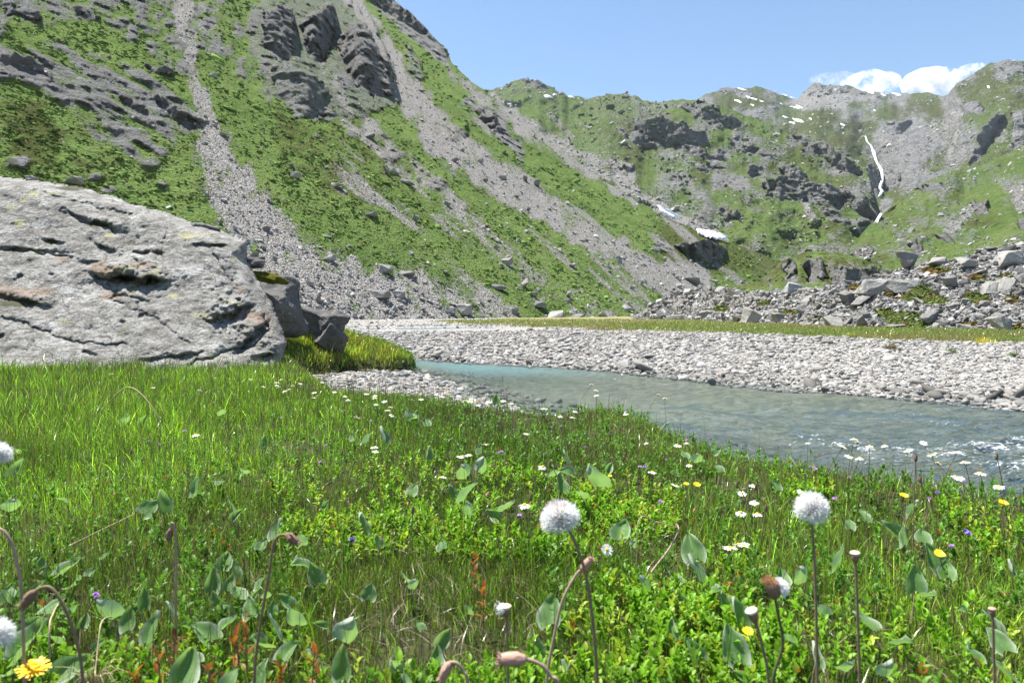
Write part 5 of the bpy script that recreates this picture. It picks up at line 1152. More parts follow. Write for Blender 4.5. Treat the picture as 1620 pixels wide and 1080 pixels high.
build_cloud(1320, 126, 80, 26, 'thin wispy cloud above the rocky brown peak', 32, 5200, 0.008)
build_cloud(1540, 110, 44, 18, 'small white cloud scrap touching the green peak', 33, 5200, 0.02)

# ------------------------------------------------------------------ flowers, seed heads and coltsfoot leaves, each a thing
def tube(pts, r0, r1, sides=6, n=14):
    p = np.array(pts, float); t = np.linspace(0, len(p) - 1, n)
    i = np.clip(t.astype(int), 0, len(p) - 2); f = (t - i)[:, None]
    g = lambda k: p[np.clip(k, 0, len(p) - 1)]
    a, b, c, d = g(i - 1), g(i), g(i + 1), g(i + 2)
    q = 0.5 * (2 * b + (c - a) * f + (2 * a - 5 * b + 4 * c - d) * f ** 2 + (3 * b - a - 3 * c + d) * f ** 3)
    T = np.gradient(q, axis=0); T /= np.linalg.norm(T, axis=1)[:, None] + 1e-9
    S = np.cross(T, [0.31, 0.9, 0.2]); S /= np.linalg.norm(S, axis=1)[:, None] + 1e-9; U = np.cross(T, S)
    an = np.linspace(0, 2 * np.pi, sides, endpoint=False); r = np.linspace(r0, r1, n)
    V = q[:, None] + r[:, None, None] * (np.cos(an)[None, :, None] * S[:, None] + np.sin(an)[None, :, None] * U[:, None])
    i = np.arange(n - 1)[:, None] * sides; j = np.arange(sides)[None]; jn = (j + 1) % sides
    F = np.stack([i + j, i + jn, i + sides + jn, i + sides + j], -1).reshape(-1, 4)
    return V.reshape(-1, 3), F
def lathe(prof, sides=12, sq=1.0):
    p = np.array(prof, float); an = np.linspace(0, 2 * np.pi, sides, endpoint=False); n = len(p)
    V = np.stack([p[:, :1] * np.cos(an), p[:, :1] * np.sin(an) * sq, np.repeat(p[:, 1:], sides, 1)], -1).reshape(-1, 3)
    i = np.arange(n - 1)[:, None] * sides; j = np.arange(sides)[None]; jn = (j + 1) % sides
    F = [np.stack([i + j, i + jn, i + sides + jn, i + sides + j], -1).reshape(-1, 4), np.array([np.arange(sides)[::-1]]), np.array([np.arange(sides) + (n - 1) * sides])]
    return V, F
def petals(n, L, W, up, r0, seed, jit=0.1, tipw=0.8):
    r_ = np.random.default_rng(seed); a = np.arange(n) * 2 * np.pi / n + r_.normal(0, jit * 0.5, n); u = up + r_.normal(0, jit, n); l = L * r_.uniform(0.85, 1.1, n)
    d = np.stack([np.cos(a) * np.cos(u), np.sin(a) * np.cos(u), np.sin(u)], -1); s = np.stack([-np.sin(a), np.cos(a), 0 * a], -1)
    b = np.stack([np.cos(a), np.sin(a), 0 * a], -1) * r0; w = W / 2
    V = np.stack([b - s * w * 0.4, b + s * w * 0.4, b + d * (l * 0.6)[:, None] + s * w - [0, 0, 0.0], b + d * (l * 0.6)[:, None] - s * w, b + d * l[:, None] + s * w * tipw * 0.7 - np.array([0, 0, 0.06]) * l[:, None], b + d * l[:, None] - s * w * tipw * 0.7 - np.array([0, 0, 0.06]) * l[:, None]], 1).reshape(-1, 3)
    o = (np.arange(n) * 6)[:, None]
    return V, np.concatenate([o + np.array([[0, 1, 2, 3]]), o + np.array([[3, 2, 4, 5]])])
def join(parts):
    V, F, off = [], [], 0
    for v, f in parts:
        for g in (f if isinstance(f, list) else [f]): F.append(np.asarray(g) + off)
        V.append(v); off += len(v)
    return np.concatenate(V), F
M['white'] = mat_plain('white_petal', (0.86, 0.86, 0.84), 0.6, 0.2, 0.03, 200, 0.3)
M['yolk'] = mat_plain('yellow_florets', (0.75, 0.48, 0.03), 0.7, 0.2, 0.2, 400)
M['yellow'] = mat_plain('yellow_petal', (0.88, 0.6, 0.02), 0.45, 0.4, 0.08, 200, 0.3)
M['lilac'] = mat_plain('lilac_petal', (0.52, 0.28, 0.66), 0.6, 0.2, 0.12, 300, 0.3)
M['violet'] = mat_plain('violet_petal', (0.27, 0.2, 0.55), 0.6, 0.2, 0.15, 300, 0.3)
M['stem'] = mat_plain('thin_green_stem', (0.10, 0.11, 0.045), 0.7, 0.2, 0.25, 80)
M['brown_stem'] = mat_plain('downy_brown_stem', (0.22, 0.155, 0.10), 0.8, 0.2, 0.25, 120)
M['pink_stem'] = mat_plain('pinkish_stem', (0.36, 0.25, 0.2), 0.75, 0.2, 0.2, 120)
M['bract'] = mat_plain('brown_bracts', (0.22, 0.135, 0.095), 0.8, 0.2, 0.35, 250)
M['pinkbract'] = mat_plain('pinkish_bracts', (0.42, 0.26, 0.2), 0.75, 0.2, 0.3, 200)
M['tan'] = mat_plain('ginger_florets', (0.5, 0.3, 0.15), 0.8, 0.1, 0.25, 300, 0.3)
M['disc'] = mat_plain('cream_receptacle', (0.78, 0.66, 0.48), 0.8, 0.1, 0.1, 300)
M['fluff'] = mat_plain('white_seed_down', (0.9, 0.9, 0.9), 0.9, 0.05, 0.02, 100, 0.35)
M['straw'] = mat_plain('dry_straw', (0.42, 0.34, 0.2), 0.8, 0.2, 0.25, 120)
M['felt'] = None
_cf = NT('coltsfoot_leaf')
_c = _cf.mix(_cf.noise(60, 4), (0.085, 0.18, 0.05), (0.15, 0.27, 0.085))
_c = _cf.mix(_cf.ramp(_cf.attr('tint', 0), [(0.0, 0.0), (1.0, 1.0)]), _c, (0.42, 0.47, 0.38))
_c = _cf.mix(_cf.ramp(_cf.attr('tint', 1), [(0.55, 0.0), (1.0, 0.5)]), _c, (0.3, 0.34, 0.26))
_b = _cf.mix(_cf.noise(90, 3), (0.45, 0.49, 0.41), (0.62, 0.65, 0.57))
_cc = _cf.mix(_cf.n('ShaderNodeNewGeometry').outputs['Backfacing'], _c, _b)
_p = _cf.pbr(_cc, 0.55, _cf.bump(_cf.noise(130, 3), 0.35, 0.002), 0.2); _t = _cf.n('ShaderNodeBsdfTranslucent'); _t.inputs['Color'].default_value = (0.24, 0.42, 0.09, 1)
M['colts'] = _cf.done(_cf.mixs(0.42, _p, _t.outputs[0]))

def head_at(px, py, hh):
    """world point of a flower head seen at a pixel, standing hh above the ground under it"""
    rx, rz = rays(px, py); Y = (hh - CAMZ) / rz
    for _ in range(8): Y = 0.5 * Y + 0.5 * (float(gz(rx * Y, Y, False)) + hh - CAMZ) / rz
    return np.array([rx * Y, Y, CAMZ + rz * Y])
def stem_to(parent, head, mat, r=0.0011, lean=None, seed=0, tip=0.9):
    """a stem from the ground up to a head; parent sits at the ground"""
    b = np.array(parent.location); h = np.array(head) - b
    r_ = np.random.default_rng(seed); j = r_.normal(0, 0.08, 2) * h[2]
    v, f = tube([(0, 0, -0.01), (h[0] * 0.25 + j[0], h[1] * 0.25 + j[1], h[2] * 0.4), (h[0] * 0.65 + j[0] * 0.6, h[1] * 0.65 + j[1] * 0.6, h[2] * 0.75), tuple(h)], r, r * tip, 5, 10)
    return mesh_np('stem', v, f, mat, None, True, parent)
_pet = [petals(19, 0.0125, 0.0036, 0.12 - 0.16 * k, 0.003, 40 + k, 0.12) for k in range(4)]
PET = [mesh_np('petals', *p, M['white'], None, False, None, False) for p in _pet]
DISC = mesh_np('disc', *lathe([(0.0046, 0.0), (0.0046, 0.0012), (0.003, 0.0028), (0.0008, 0.0034)], 10), M['yolk'], None, True, None, False)
CALYX = mesh_np('calyx', *lathe([(0.001, -0.006), (0.0042, -0.003), (0.005, -0.0004)], 8), M['stem'], None, True, None, False)
def sub(name, me, parent, loc, rot=(0, 0, 0), s=1.0):
    o = bpy.data.objects.new(name, me); C.objects.link(o); o.parent = parent; o.location = loc; o.rotation_euler = rot; o.scale = (s, s, s); return o
def plant_root(name, head, seed, spread=0.12):
    r_ = np.random.default_rng(seed); h = head[2] - float(gz(head[0], head[1]))
    bx, by = head[0] + r_.normal(0, spread) * h, head[1] + r_.normal(0, spread) * h
    return empty(name, (bx, by, float(gz(bx, by))))
def daisy(px, py, hh, label, group, seed, s=1.0, look=None):
    r_ = np.random.default_rng(seed); H_ = head_at(px, py, hh); e = plant_root('daisy', H_, seed)
    rel = H_ - np.array(e.location); rot = (r_.normal(0.02, 0.13), r_.normal(0, 0.15), r_.uniform(0, 6.28)) if look is None else look
    s = s * r_.uniform(0.85, 1.15); k = int(r_.integers(0, 4))
    stem_to(e, H_ - [0, 0, 0.004], M['stem'], 0.0009, seed=seed)
    sub('petals', PET[k], e, rel, rot, s); sub('disc', DISC, e, rel, rot, s); sub('calyx', CALYX, e, rel, rot, s)
    return tag(e, label, 'daisy', group)
def ordered(items, where, what, builder, group):
    """label the members of a cluster by their order from left to right"""
    items = sorted(items, key=lambda t: t[0])
    for i, it in enumerate(items):
        n = len(items)
        o = ORD[i] + ' ' if i < 12 else ''
        lab = f'{what} {where}, {ORD[i]} from left' if n > 1 and i < 12 else f'{what} {where}' if n == 1 else f'{what} {where}, {ORD[min(n - 1 - i, 11)]} from right'
        builder(it, lab, group)
DZ = {
 'at the foot of the huge boulder': (0.12, [(316, 565), (340, 567), (338, 562), (386, 563)]),
 'in the tall grass under the boulder': (0.13, [(176, 591), (242, 613), (317, 617), (309, 687)]),
 'in the bank top cluster near the turf spit': (0.13, [(396, 600), (417, 611), (438, 605), (445, 600), (438, 609), (440, 613), (450, 618), (463, 610), (457, 616), (475, 607)]),
 'on the bank edge beside the shingle beach': (0.13, [(497, 621), (510, 604), (529, 620), (497, 629), (546, 626), (551, 632), (580, 623), (593, 625), (607, 614), (565, 661)]),
 'on the bank edge below the water line': (0.14, [(593, 630), (608, 635), (595, 639), (613, 649), (620, 656), (618, 644), (666, 631), (690, 623), (700, 627)]),
 'in the white cluster where the bank meets the river': (0.14, [(726, 626), (744, 635), (757, 640), (774, 636), (796, 633), (809, 638), (861, 647), (745, 630), (735, 634)]),
 'on thin stalks against the green water': (0.2, [(935, 600), (936, 608), (973, 599), (943, 617), (943, 625), (984, 592), (1042, 624), (1052, 630)]),
 'on the grassy tip of the bank': (0.12, [(887, 658), (905, 660), (858, 738), (910, 651), (990, 655), (833, 686), (1032, 746), (1022, 700)]),
 'in the middle of the meadow': (0.15, [(592, 708), (594, 714), (733, 721), (741, 719), (768, 703), (701, 754), (830, 798), (728, 723)]),
 'by the river side sedges': (0.13, [(1072, 704), (1086, 700), (1068, 768), (1090, 735), (1174, 781), (1191, 768), (1193, 795), (1172, 810), (1198, 812), (1268, 779)]),
 'on thin stalks against the rushing water': (0.21, [(1334, 706), (1351, 694), (1357, 699), (1376, 705), (1343, 722), (1436, 714), (1461, 701), (1474, 720), (1484, 732), (1513, 716), (1527, 731)]),
 'over the stream edge near the white water': (0.19, [(1551, 748), (1511, 753), (1518, 757), (1580, 769), (1360, 724), (1399, 704)]),
 'in the near meadow right of the seed heads': (0.14, [(1155, 866), (1168, 860), (1176, 862)]),
}
for i, (w, (hh, L)) in enumerate(DZ.items()):
    ordered([(x, y, j) for j, (x, y) in enumerate(L)], w, 'white daisy', lambda it, lab, g: daisy(it[0], it[1], hh, lab, g, 1000 + 40 * i + it[2], 1.1 if it[1] < 690 else 0.9), 'white daisies in the meadow')
daisy(960, 869, 0.12, 'white daisy facing the viewer with bright yellow centre, below the tilted seed head', 'white daisies in the meadow', 1900, 0.95, (1.0, 0.1, 0.3))

_lp = [petals(5, 0.006, 0.0062, 0.5 + 0.25 * k, 0.001, 60 + k, 0.15) for k in range(3)]
def umbel(mat, seed):
    r_ = np.random.default_rng(seed); parts = []
    for i in range(8):
        a, e_ = r_.uniform(0, 6.28), abs(r_.normal(0.5, 0.35)); d = np.array([math.cos(a) * math.sin(e_), math.sin(a) * math.sin(e_), math.cos(e_)]) * 0.011
        v, f = petals(5, 0.0062, 0.006, 0.35, 0.0005, seed * 9 + i, 0.15); Rm = euler_mats(np.array([a]), np.array([r_.normal(0, 0.5)]), np.array([r_.normal(0, 0.5)]))[0]
        parts.append((v @ Rm.T + d, f))
    return join(parts)
UMB = {c: [mesh_np('flower_head', *umbel(M[c], 70 + k + 5 * (c == 'violet')), M[c], None, False, None, False) for k in range(3)] for c in ('lilac', 'violet')}
def primrose(px, py, hh, col, label, group, seed, s=1.0):
    r_ = np.random.default_rng(seed); H_ = head_at(px, py, hh); e = plant_root('primrose', H_, seed)
    stem_to(e, H_, M['stem'], 0.001, seed=seed); sub('flower_head', UMB[col][seed % 3], e, H_ - np.array(e.location), (r_.normal(0, 0.2), r_.normal(0, 0.2), r_.uniform(0, 6)), s * r_.uniform(0.85, 1.1))
    tag(e, label, 'wildflower', group)
primrose(791, 720, 0.14, 'lilac', 'brightest magenta lilac primrose in the middle of the meadow', 'lilac primroses', 2001, 0.95)
LZ = {
 'in the tall grass left of the bare soil patch': [(150, 587), (288, 627), (338, 624), (338, 638), (318, 617), (292, 683), (236, 700), (250, 704), (372, 625)],
 'in the bank meadow above the coltsfoot clump': [(540, 652), (563, 660), (446, 662), (516, 706), (508, 733), (587, 667), (650, 634), (846, 644), (1020, 741)],
 'on the grassy bank tip beside the stream': [(887, 676), (872, 678), (964, 627), (863, 720), (1012, 741), (926, 709), (1054, 730), (1088, 698)],
 'at the river edge of the near meadow': [(1284, 741), (1290, 744), (1525, 763), (1468, 791), (1344, 757)],
 'in the leafy near meadow': [(1045, 797), (822, 818), (1320, 790), (150, 945), (1505, 866)],
}
for i, (w, L) in enumerate(LZ.items()):
    ordered([(x, y, j) for j, (x, y) in enumerate(L)], w, 'small lilac primrose', lambda it, lab, g: primrose(it[0], it[1], 0.11, 'lilac', lab, g, 2100 + 30 * i + it[2], 0.62), 'lilac primroses')
for i, (x, y, lab) in enumerate(((1482, 782, 'dark violet flower cluster near the yellow flower by the stream'), (1518, 778, 'violet blue flower spike by the stream edge'), (1532, 848, 'tiny blue flowers in the grass under the stream edge'), (1527, 843, 'pale blue speck of flowers beside the tiny blue ones'), (556, 857, 'faint violet flower in the leafy patch'))):
    primrose(x, y, 0.1, 'violet', lab, 'violet flowers', 2400 + i, 0.7)

def cup_flower(px, py, hh, dia, label, seed, n=5, face=(0.3, 0, 0), up=0.55, cat='yellow flower'):
    H_ = head_at(px, py, hh); e = plant_root('buttercup' if n == 5 else 'hawkbit', H_, seed); s = dia / 2
    stem_to(e, H_, M['stem'], 0.0011, seed=seed); rel = H_ - np.array(e.location)
    if n == 5: parts = [petals(n, s, s * 1.25, up, 0.001, seed, 0.08, 1.0)]
    else: parts = [petals(n, s, s * 0.24, 0.1, s * 0.15, seed, 0.1, 1.1), petals(n - 6, s * 0.75, s * 0.22, 0.35, s * 0.1, seed + 1, 0.1, 1.1), petals(n - 12, s * 0.5, s * 0.2, 0.7, s * 0.05, seed + 2, 0.1, 1.1)]
    v, f = join(parts); o = mesh_np('petals', v, f, M['yellow'], None, False, e); o.location = rel; o.rotation_euler = face
    sub('disc', DISC, e, rel, face, s / 0.012 * 0.7); tag(e, label, cat, 'yellow meadow flowers')
cup_flower(53, 1057, 0.16, 0.034, 'large golden hawkbit bloom beside two big coltsfoot leaves', 2501, 26, (0.15, 0.1, 0))
cup_flower(1486, 878, 0.17, 0.021, 'buttercup glowing in front of a dark coltsfoot leaf', 2502)
cup_flower(1587, 797, 0.14, 0.026, 'buttercup at the stream edge near the white water', 2503)
cup_flower(1430, 785, 0.13, 0.022, 'buttercup in the grass between the round seed head and the stream', 2504)
cup_flower(1102, 768, 0.13, 0.022, 'buttercup in the sedges, the bigger of a close pair', 2505)
cup_flower(1085, 766, 0.13, 0.016, 'buttercup in the sedges, the smaller of a close pair', 2506)
cup_flower(1183, 1000, 0.1, 0.018, 'half hidden yellow bloom among leaves under the cream disc stalks', 2507)
cup_flower(965, 753, 0.12, 0.012, 'tiny yellow flower beside the large coltsfoot clump', 2508)

# --- seed heads
def pappus(R, n, seed, half=-1.0, core=0.12, w=0.00034):
    r_ = np.random.default_rng(seed); d = r_.normal(size=(n * 2, 3)); d /= np.linalg.norm(d, axis=1)[:, None]; d = d[d[:, 2] > half][:n]; n = len(d)
    l = R * r_.uniform(0.6, 1.06, n) * (1 + 0.08 * vnoise(d[:, 0] * 3, d[:, 1] * 3, d[:, 2] * 3, seed)); s = np.cross(d, r_.normal(size=(n, 3))); s /= np.linalg.norm(s, axis=1)[:, None]; u = np.cross(d, s)
    b = d * R * core; tip = d * l[:, None] + r_.normal(0, 0.06 * R, (n, 3)); mid = d * (l * 0.62)[:, None]
    V = np.stack([b, mid - s * w * 0.5, mid + s * w * 0.5, tip - s * w * 0.7, tip + s * w * 0.7], 1).reshape(-1, 3); o = (np.arange(n) * 5)[:, None]
    F = [o + np.array([[0, 2, 1]]), o + np.array([[1, 2, 4, 3]])]
    cv, cf = lathe([(0.001, -0.35), (0.35, -0.25), (0.5, 0.05), (0.42, 0.35), (0.2, 0.52), (0.01, 0.56)], 14); o_ = len(V); F = F + [g + o_ for g in cf]; V = np.concatenate([V, cv * R * np.array([1, 1, 0.9])])
    return V, F
def poly_stem(e, pix, Y, r0, r1, mat, name='stem', dY=0.0):
    pts = [pt(x, y, Y + dY * i) - np.array(e.location) for i, (x, y) in enumerate(pix)]
    v, f = tube(pts, r0, r1, 7, 22); return mesh_np(name, v, f, mat, None, True, e)
def seed_thing(name, pix, Y, label, cat, r0=0.0022, r1=0.0016, mat='brown_stem', group=None):
    """pix: the stem from its foot up to the head, in pixels; the foot is carried on to the ground"""
    x0, y0 = pix[0]; g = pt(x0, y0, Y); gx = g[0] + (pix[0][0] - pix[1][0]) / FPX * Y * 0.5; z0 = float(gz(gx, Y))
    e = empty(name, (gx, Y, z0)); tag(e, label, cat, group)
    rel = [np.array([0, 0, -0.01])] + ([np.array([(g[0] - gx) * 0.6, 0, (g[2] - z0) * 0.5])] if g[2] - z0 > 0.04 else []) + [pt(x, y, Y) - np.array(e.location) for x, y in pix]
    v, f = tube(rel, r0, r1, 7, 26); mesh_np('stem', v, f, M[mat], None, True, e)
    d = rel[-1] - rel[-2]; return e, rel[-1], d / np.linalg.norm(d)
def aim(o, d): o.rotation_euler = Vector(d).to_track_quat('Z', 'Y').to_euler(); return o
def add(name, vf, mat, e, loc, d, smooth=True, s=1.0):
    o = mesh_np(name, vf[0], vf[1], M[mat], None, smooth, e); o.location = loc; aim(o, d); o.scale = (s, s, s); return o
INV = lathe([(0.0018, -0.013), (0.0045, -0.011), (0.0062, -0.006), (0.0066, 0.0), (0.004, 0.002)], 12)
CUP = lathe([(0.0016, -0.009), (0.0034, -0.006), (0.0048, -0.001), (0.0062, 0.0008), (0.0054, 0.002), (0.001, 0.0028)], 12)
# tilted, shaggy white seed head
e, tip, d = seed_thing('seed_head', [(945, 1080), (938, 985), (926, 905), (905, 848), (893, 828)], 0.80, 'tall coltsfoot with a tilted fluffy white seed head, ginger florets on top', 'seed head', 0.0023, 0.0019, 'brown_stem', 'coltsfoot gone to seed')
hd = np.array([-0.25, -0.15, 0.95]); hd /= np.linalg.norm(hd); c0 = tip + np.array([-0.006, 0, 0.008])
add('involucre', INV, 'bract', e, tip + d * 0.006, d)
add('down', pappus(0.0225, 9500, 3001, -0.3), 'fluff', e, c0 - hd * 0.003, hd, False)
v, f = petals(60, 0.0055, 0.0012, 1.2, 0.001, 3002, 0.5); r_ = np.random.default_rng(3003); j = np.repeat(r_.normal(0, 0.007, (60, 3)) * [1.1, 0.7, 0.15], 6, 0); add('florets', (v + j + [0, 0, 0.0165], f), 'tan', e, c0 - hd * 0.003, hd, False)
# round clock on an upright stem
e, tip, d = seed_thing('seed_head', [(1293, 1080), (1291, 960), (1288, 880), (1284, 812)], 0.92, 'coltsfoot with a round white seed clock on an upright stem', 'seed head', 0.0023, 0.0018, 'brown_stem', 'coltsfoot gone to seed')
add('involucre', INV, 'stem', e, tip, d, True, 0.8); add('down', pappus(0.0225, 6000, 3005, -0.7), 'fluff', e, tip + np.array([0, 0, 0.007]), (0, -0.25, 1), False)
v, f = petals(26, 0.0045, 0.001, 0.9, 0.0015, 3006, 0.4); j = np.repeat(r_.normal(0, 0.0035, (26, 3)) * [1, 1, 0.2], 6, 0); add('florets', (v + j + [0, 0, 0.016], f), 'tan', e, tip + np.array([0, 0, 0.007]), (0, -0.45, 0.9), False)
# half shed brown head
e, tip, d = seed_thing('seed_head', [(1222, 1080), (1238, 1020), (1232, 975), (1226, 945)], 0.80, 'half shed coltsfoot head, ginger brown with one white tuft on its side', 'seed head', 0.0022, 0.0018, 'stem', 'coltsfoot gone to seed')
add('involucre', lathe([(0.002, -0.012), (0.006, -0.009), (0.0082, -0.002), (0.0088, 0.009), (0.0075, 0.010)], 14), 'bract', e, tip + d * 0.01, d)
v, f = petals(160, 0.006, 0.0011, 1.3, 0.001, 3008, 0.35); j = np.repeat(r_.uniform(-1, 1, (160, 3)) * [0.0075, 0.006, 0.002], 6, 0); add('florets', (v + j, f), 'tan', e, tip + d * 0.019 + np.array([-0.003, 0, 0]), d + np.array([-0.2, 0, 0]), False)
add('down', pappus(0.0125, 1600, 3009, 0.1), 'fluff', e, tip + d * 0.012 + np.array([0.006, 0, 0]), (1, -0.1, 0.35), False)
# bare receptacles, cream discs on stalks
for (pix, Y, lab, rr, tuft) in (([(1216, 1080), (1208, 1030), (1198, 990), (1191, 972)], 0.74, 'bare cream disc on a leaning stalk beside the half shed head', 1.15, 0), ([(1360, 1080), (1357, 980), (1355, 920), (1353, 880)], 0.86, 'bare cream disc on a straight stalk, the tallest one right of the round seed clock', 1.0, 0),
        ([(804, 1080), (803, 1030), (802, 990), (801, 965)], 0.80, 'cream disc with a last wisp of down, between the two pairs of dim stalks', 1.05, 1), ([(1573, 1080), (1572, 1030), (1571, 990), (1570, 968)], 0.86, 'withered frayed disc on a stalk near the edge of the meadow', 0.8, 2)):
    e, tip, d = seed_thing('spent_head', pix, Y, lab.replace(', between the two pairs of dim stalks', ' above the lying pink bud'), 'seed head', 0.0019, 0.0016, 'brown_stem', 'coltsfoot gone to seed')
    add('receptacle', CUP, 'disc' if tuft < 2 else 'pinkbract', e, tip + d * 0.004, d, True, rr); add('involucre', lathe([(0.0016, -0.012), (0.0045, -0.006), (0.0052, -0.0005)], 10), 'bract', e, tip + d * 0.003, d, True, rr)
    if tuft == 1: add('down', pappus(0.013, 60, 3011, 0.3), 'fluff', e, tip + np.array([-0.004, 0, 0.002]), (-1, 0, 0.2), False)
# nodding buds
def bud_shape(seed):
    v, f = lathe([(0.0018, -0.012), (0.0040, -0.0095), (0.0053, -0.004), (0.0050, 0.003), (0.0042, 0.008), (0.0024, 0.0105)], 16)
    a = np.arctan2(v[:, 1], v[:, 0]); r2 = 1 + 0.13 * np.cos(8 * a + v[:, 2] * 150); v = v * np.stack([r2, r2, np.ones_like(r2)], -1)
    p, g = petals(22, 0.0055, 0.0013, 1.25, 0.0036, seed, 0.25); p = p + [0, 0, 0.007]
    q, h = petals(9, 0.009, 0.0035, 1.15, 0.0034, seed + 1, 0.18); q = q + [0, 0, -0.0105]
    return join([(v, f), (p, g), (q, h)])
BUD = bud_shape(3050)
for (pix, Y, lab, mt, sm, s, dd) in (
    ([(866, 1070), (876, 1010), (890, 950), (912, 908), (922, 900)], 0.86, 'pinkish bud on a curved stalk behind the stem of the tilted seed head', 'pinkbract', 'pink_stem', 1.0, (0.6, 0, 0.8)),
    ([(884, 1092), (872, 1070), (858, 1052), (838, 1043), (826, 1042)], 0.70, 'pink coltsfoot bud lying level at the end of an arched stalk', 'pinkbract', 'pink_stem', 1.35, (-1, 0, 0)),
    ([(740, 1085), (733, 1062), (724, 1049), (714, 1047), (709, 1052)], 0.74, 'brownish bud nodding on a short arched stalk', 'pinkbract', 'pink_stem', 1.0, (-0.4, 0, -0.9)),
    ([(403, 1060), (412, 985), (426, 905), (433, 860), (443, 846), (456, 847)], 0.90, 'nodding brown bud on the tall arched stalk in front of a grey leaf', 'bract', 'brown_stem', 1.0, (0.75, 0, -0.6)),
    ([(130, 1060), (120, 1010), (104, 965), (84, 932), (68, 928), (52, 938)], 0.84, 'nodding brown bud on the low arched stalk above the golden hawkbit', 'bract', 'brown_stem', 1.15, (-0.6, 0, -0.8)),
    ([(278, 960), (279, 890), (277, 840), (272, 826), (270, 838)], 1.15, 'hanging reddish bud below a folded leaf in the left grass', 'bract', 'pink_stem', 0.95, (-0.25, 0, -1)),
    ([(34, 935), (28, 895), (18, 858), (4, 838), (-10, 836)], 0.86, 'bare arched stalk bending out at the edge of the meadow', 'bract', 'pink_stem', 1.0, (-1, 0, -0.3))):
    e, tip, d = seed_thing('nodding_bud', pix, Y, lab, 'bud', 0.0021, 0.0018, sm, 'nodding coltsfoot buds')
    add('bud', BUD, mt, e, tip + np.array(dd) * 0.008 * s, dd, True, s)
# small brown buds on upright stalks farther off
for i, (px, py, hh, lab) in enumerate(((1166, 766, 0.16, 'dark brown knob on an upright stalk in the sedges'), (1449, 724, 0.26, 'brown knob on a tall stalk standing before the rushing water'), (1577, 722, 0.22, 'reddish stalk with a dark tip over the stream'), (870, 733, 0.14, 'brown bud beside the large coltsfoot clump'), (840, 786, 0.12, 'ginger bud in the leafy meadow above the tilted seed head'), (653, 807, 0.12, 'round rusty bud in the leafy patch'), (1212, 803, 0.13, 'brown bud beside the sedge daisies'), (795, 598, 0.22, 'dark reed spike standing against the green water'), (1456, 758, 0.16, 'small brown bud under the tall stalk by the rushing water'), (1196, 769, 0.14, 'grey bud by the sedge daisies'), (68, 570, 0.16, 'dark bud on a thin stalk before the huge boulder'), (208, 715, 0.1, 'pale dry grass head in the left tall grass'))):
    H_ = head_at(px, py, hh); e = plant_root('bud_stalk', H_, 3100 + i, 0.06); stem_to(e, H_, M['brown_stem'], 0.0014, seed=3100 + i)
    o = mesh_np('bud', BUD[0] * np.array([1, 1, 1.3 if i != 7 else 4.0]) * (0.7 if i != 7 else 0.9), BUD[1], M['bract'], None, True, e); o.location = H_ - np.array(e.location); tag(e, lab, 'bud', 'brown buds on stalks')
# white down at the picture edge
for i, (px, py, Y, lab) in enumerate(((-6, 718, 0.95, 'white seed head cut by the picture edge beside two round grey leaves'), (-8, 1006, 0.72, 'white seed head cut by the picture edge above the golden hawkbit'))):
    e, tip, d = seed_thing('seed_head', [(px - 6, py + 160), (px - 3, py + 60), (px, py + 8)], Y, lab, 'seed head', 0.0022, 0.0018, 'brown_stem', 'coltsfoot gone to seed')
    add('involucre', INV, 'bract', e, tip, d); add('down', pappus(0.019, 4000, 3030 + i, -0.6), 'fluff', e, tip + np.array([0, 0, 0.006]), (0, 0, 1), False)
# dry stalks lying in the grass
for i, (pix, Y, lab) in enumerate((([(1000, 950), (1030, 905), (1058, 868), (1073, 838), (1070, 828)], 1.45, 'thick dry pinkish stalk leaning in the meadow beside the tilted seed head'), ([(1010, 825), (1040, 826), (1072, 834)], 1.5, 'thin dry stalk lying level at the top of the leaning pinkish stalk'), ([(92, 872), (160, 838), (214, 812)], 1.7, 'long straw stalk slanting through the left grass'), ([(250, 660), (300, 630), (202, 618)][0:1] + [(205, 612), (160, 650)], 3.2, 'pale bent straw in the tall grass below the huge boulder'), ([(150, 1075), (152, 1050), (160, 985), (178, 975)], 0.98, 'tangle of dry straw standing among big coltsfoot leaves'), ([(78, 1000), (84, 970), (92, 955)], 1.05, 'short straw stub among the near coltsfoot leaves'), ([(338, 600), (348, 575), (352, 565)], 5.4, 'dry bent stalk at the boulder foot'))):
    p0 = pt(*pix[0], Y); z0 = float(gz(p0[0], Y)); e = empty('dry_stalk', (p0[0], Y, z0)); tag(e, lab, 'dry stalk')
    rel = [pt(x, y, Y + 0.05 * k) - np.array(e.location) for k, (x, y) in enumerate(pix)]; rel = [rel[0] * [1, 1, 0] + [0, 0, -0.01]] + rel if rel[0][2] > 0.02 else rel
    v, f = tube(rel, 0.0028 if i == 0 else 0.0014 * max(1, Y / 1.6), 0.0012 * max(1, Y / 1.6), 6, 20); parts = [(v, f)]
    if i == 4:
        for q in range(26):
            a = r_.normal(0, 0.4, 2); parts.append(tube([(a[0] * 0.015, a[1] * 0.015, 0.05), (a[0] * 0.03, a[1] * 0.03, 0.09), (a[0] * 0.07, a[1] * 0.05, 0.10 - 0.06 * r_.uniform())], 0.0009, 0.0005, 4, 6))
    v, f = join(parts); mesh_np('stalk', v, f, M['pink_stem'] if i == 0 else M['straw'], None, True, e)

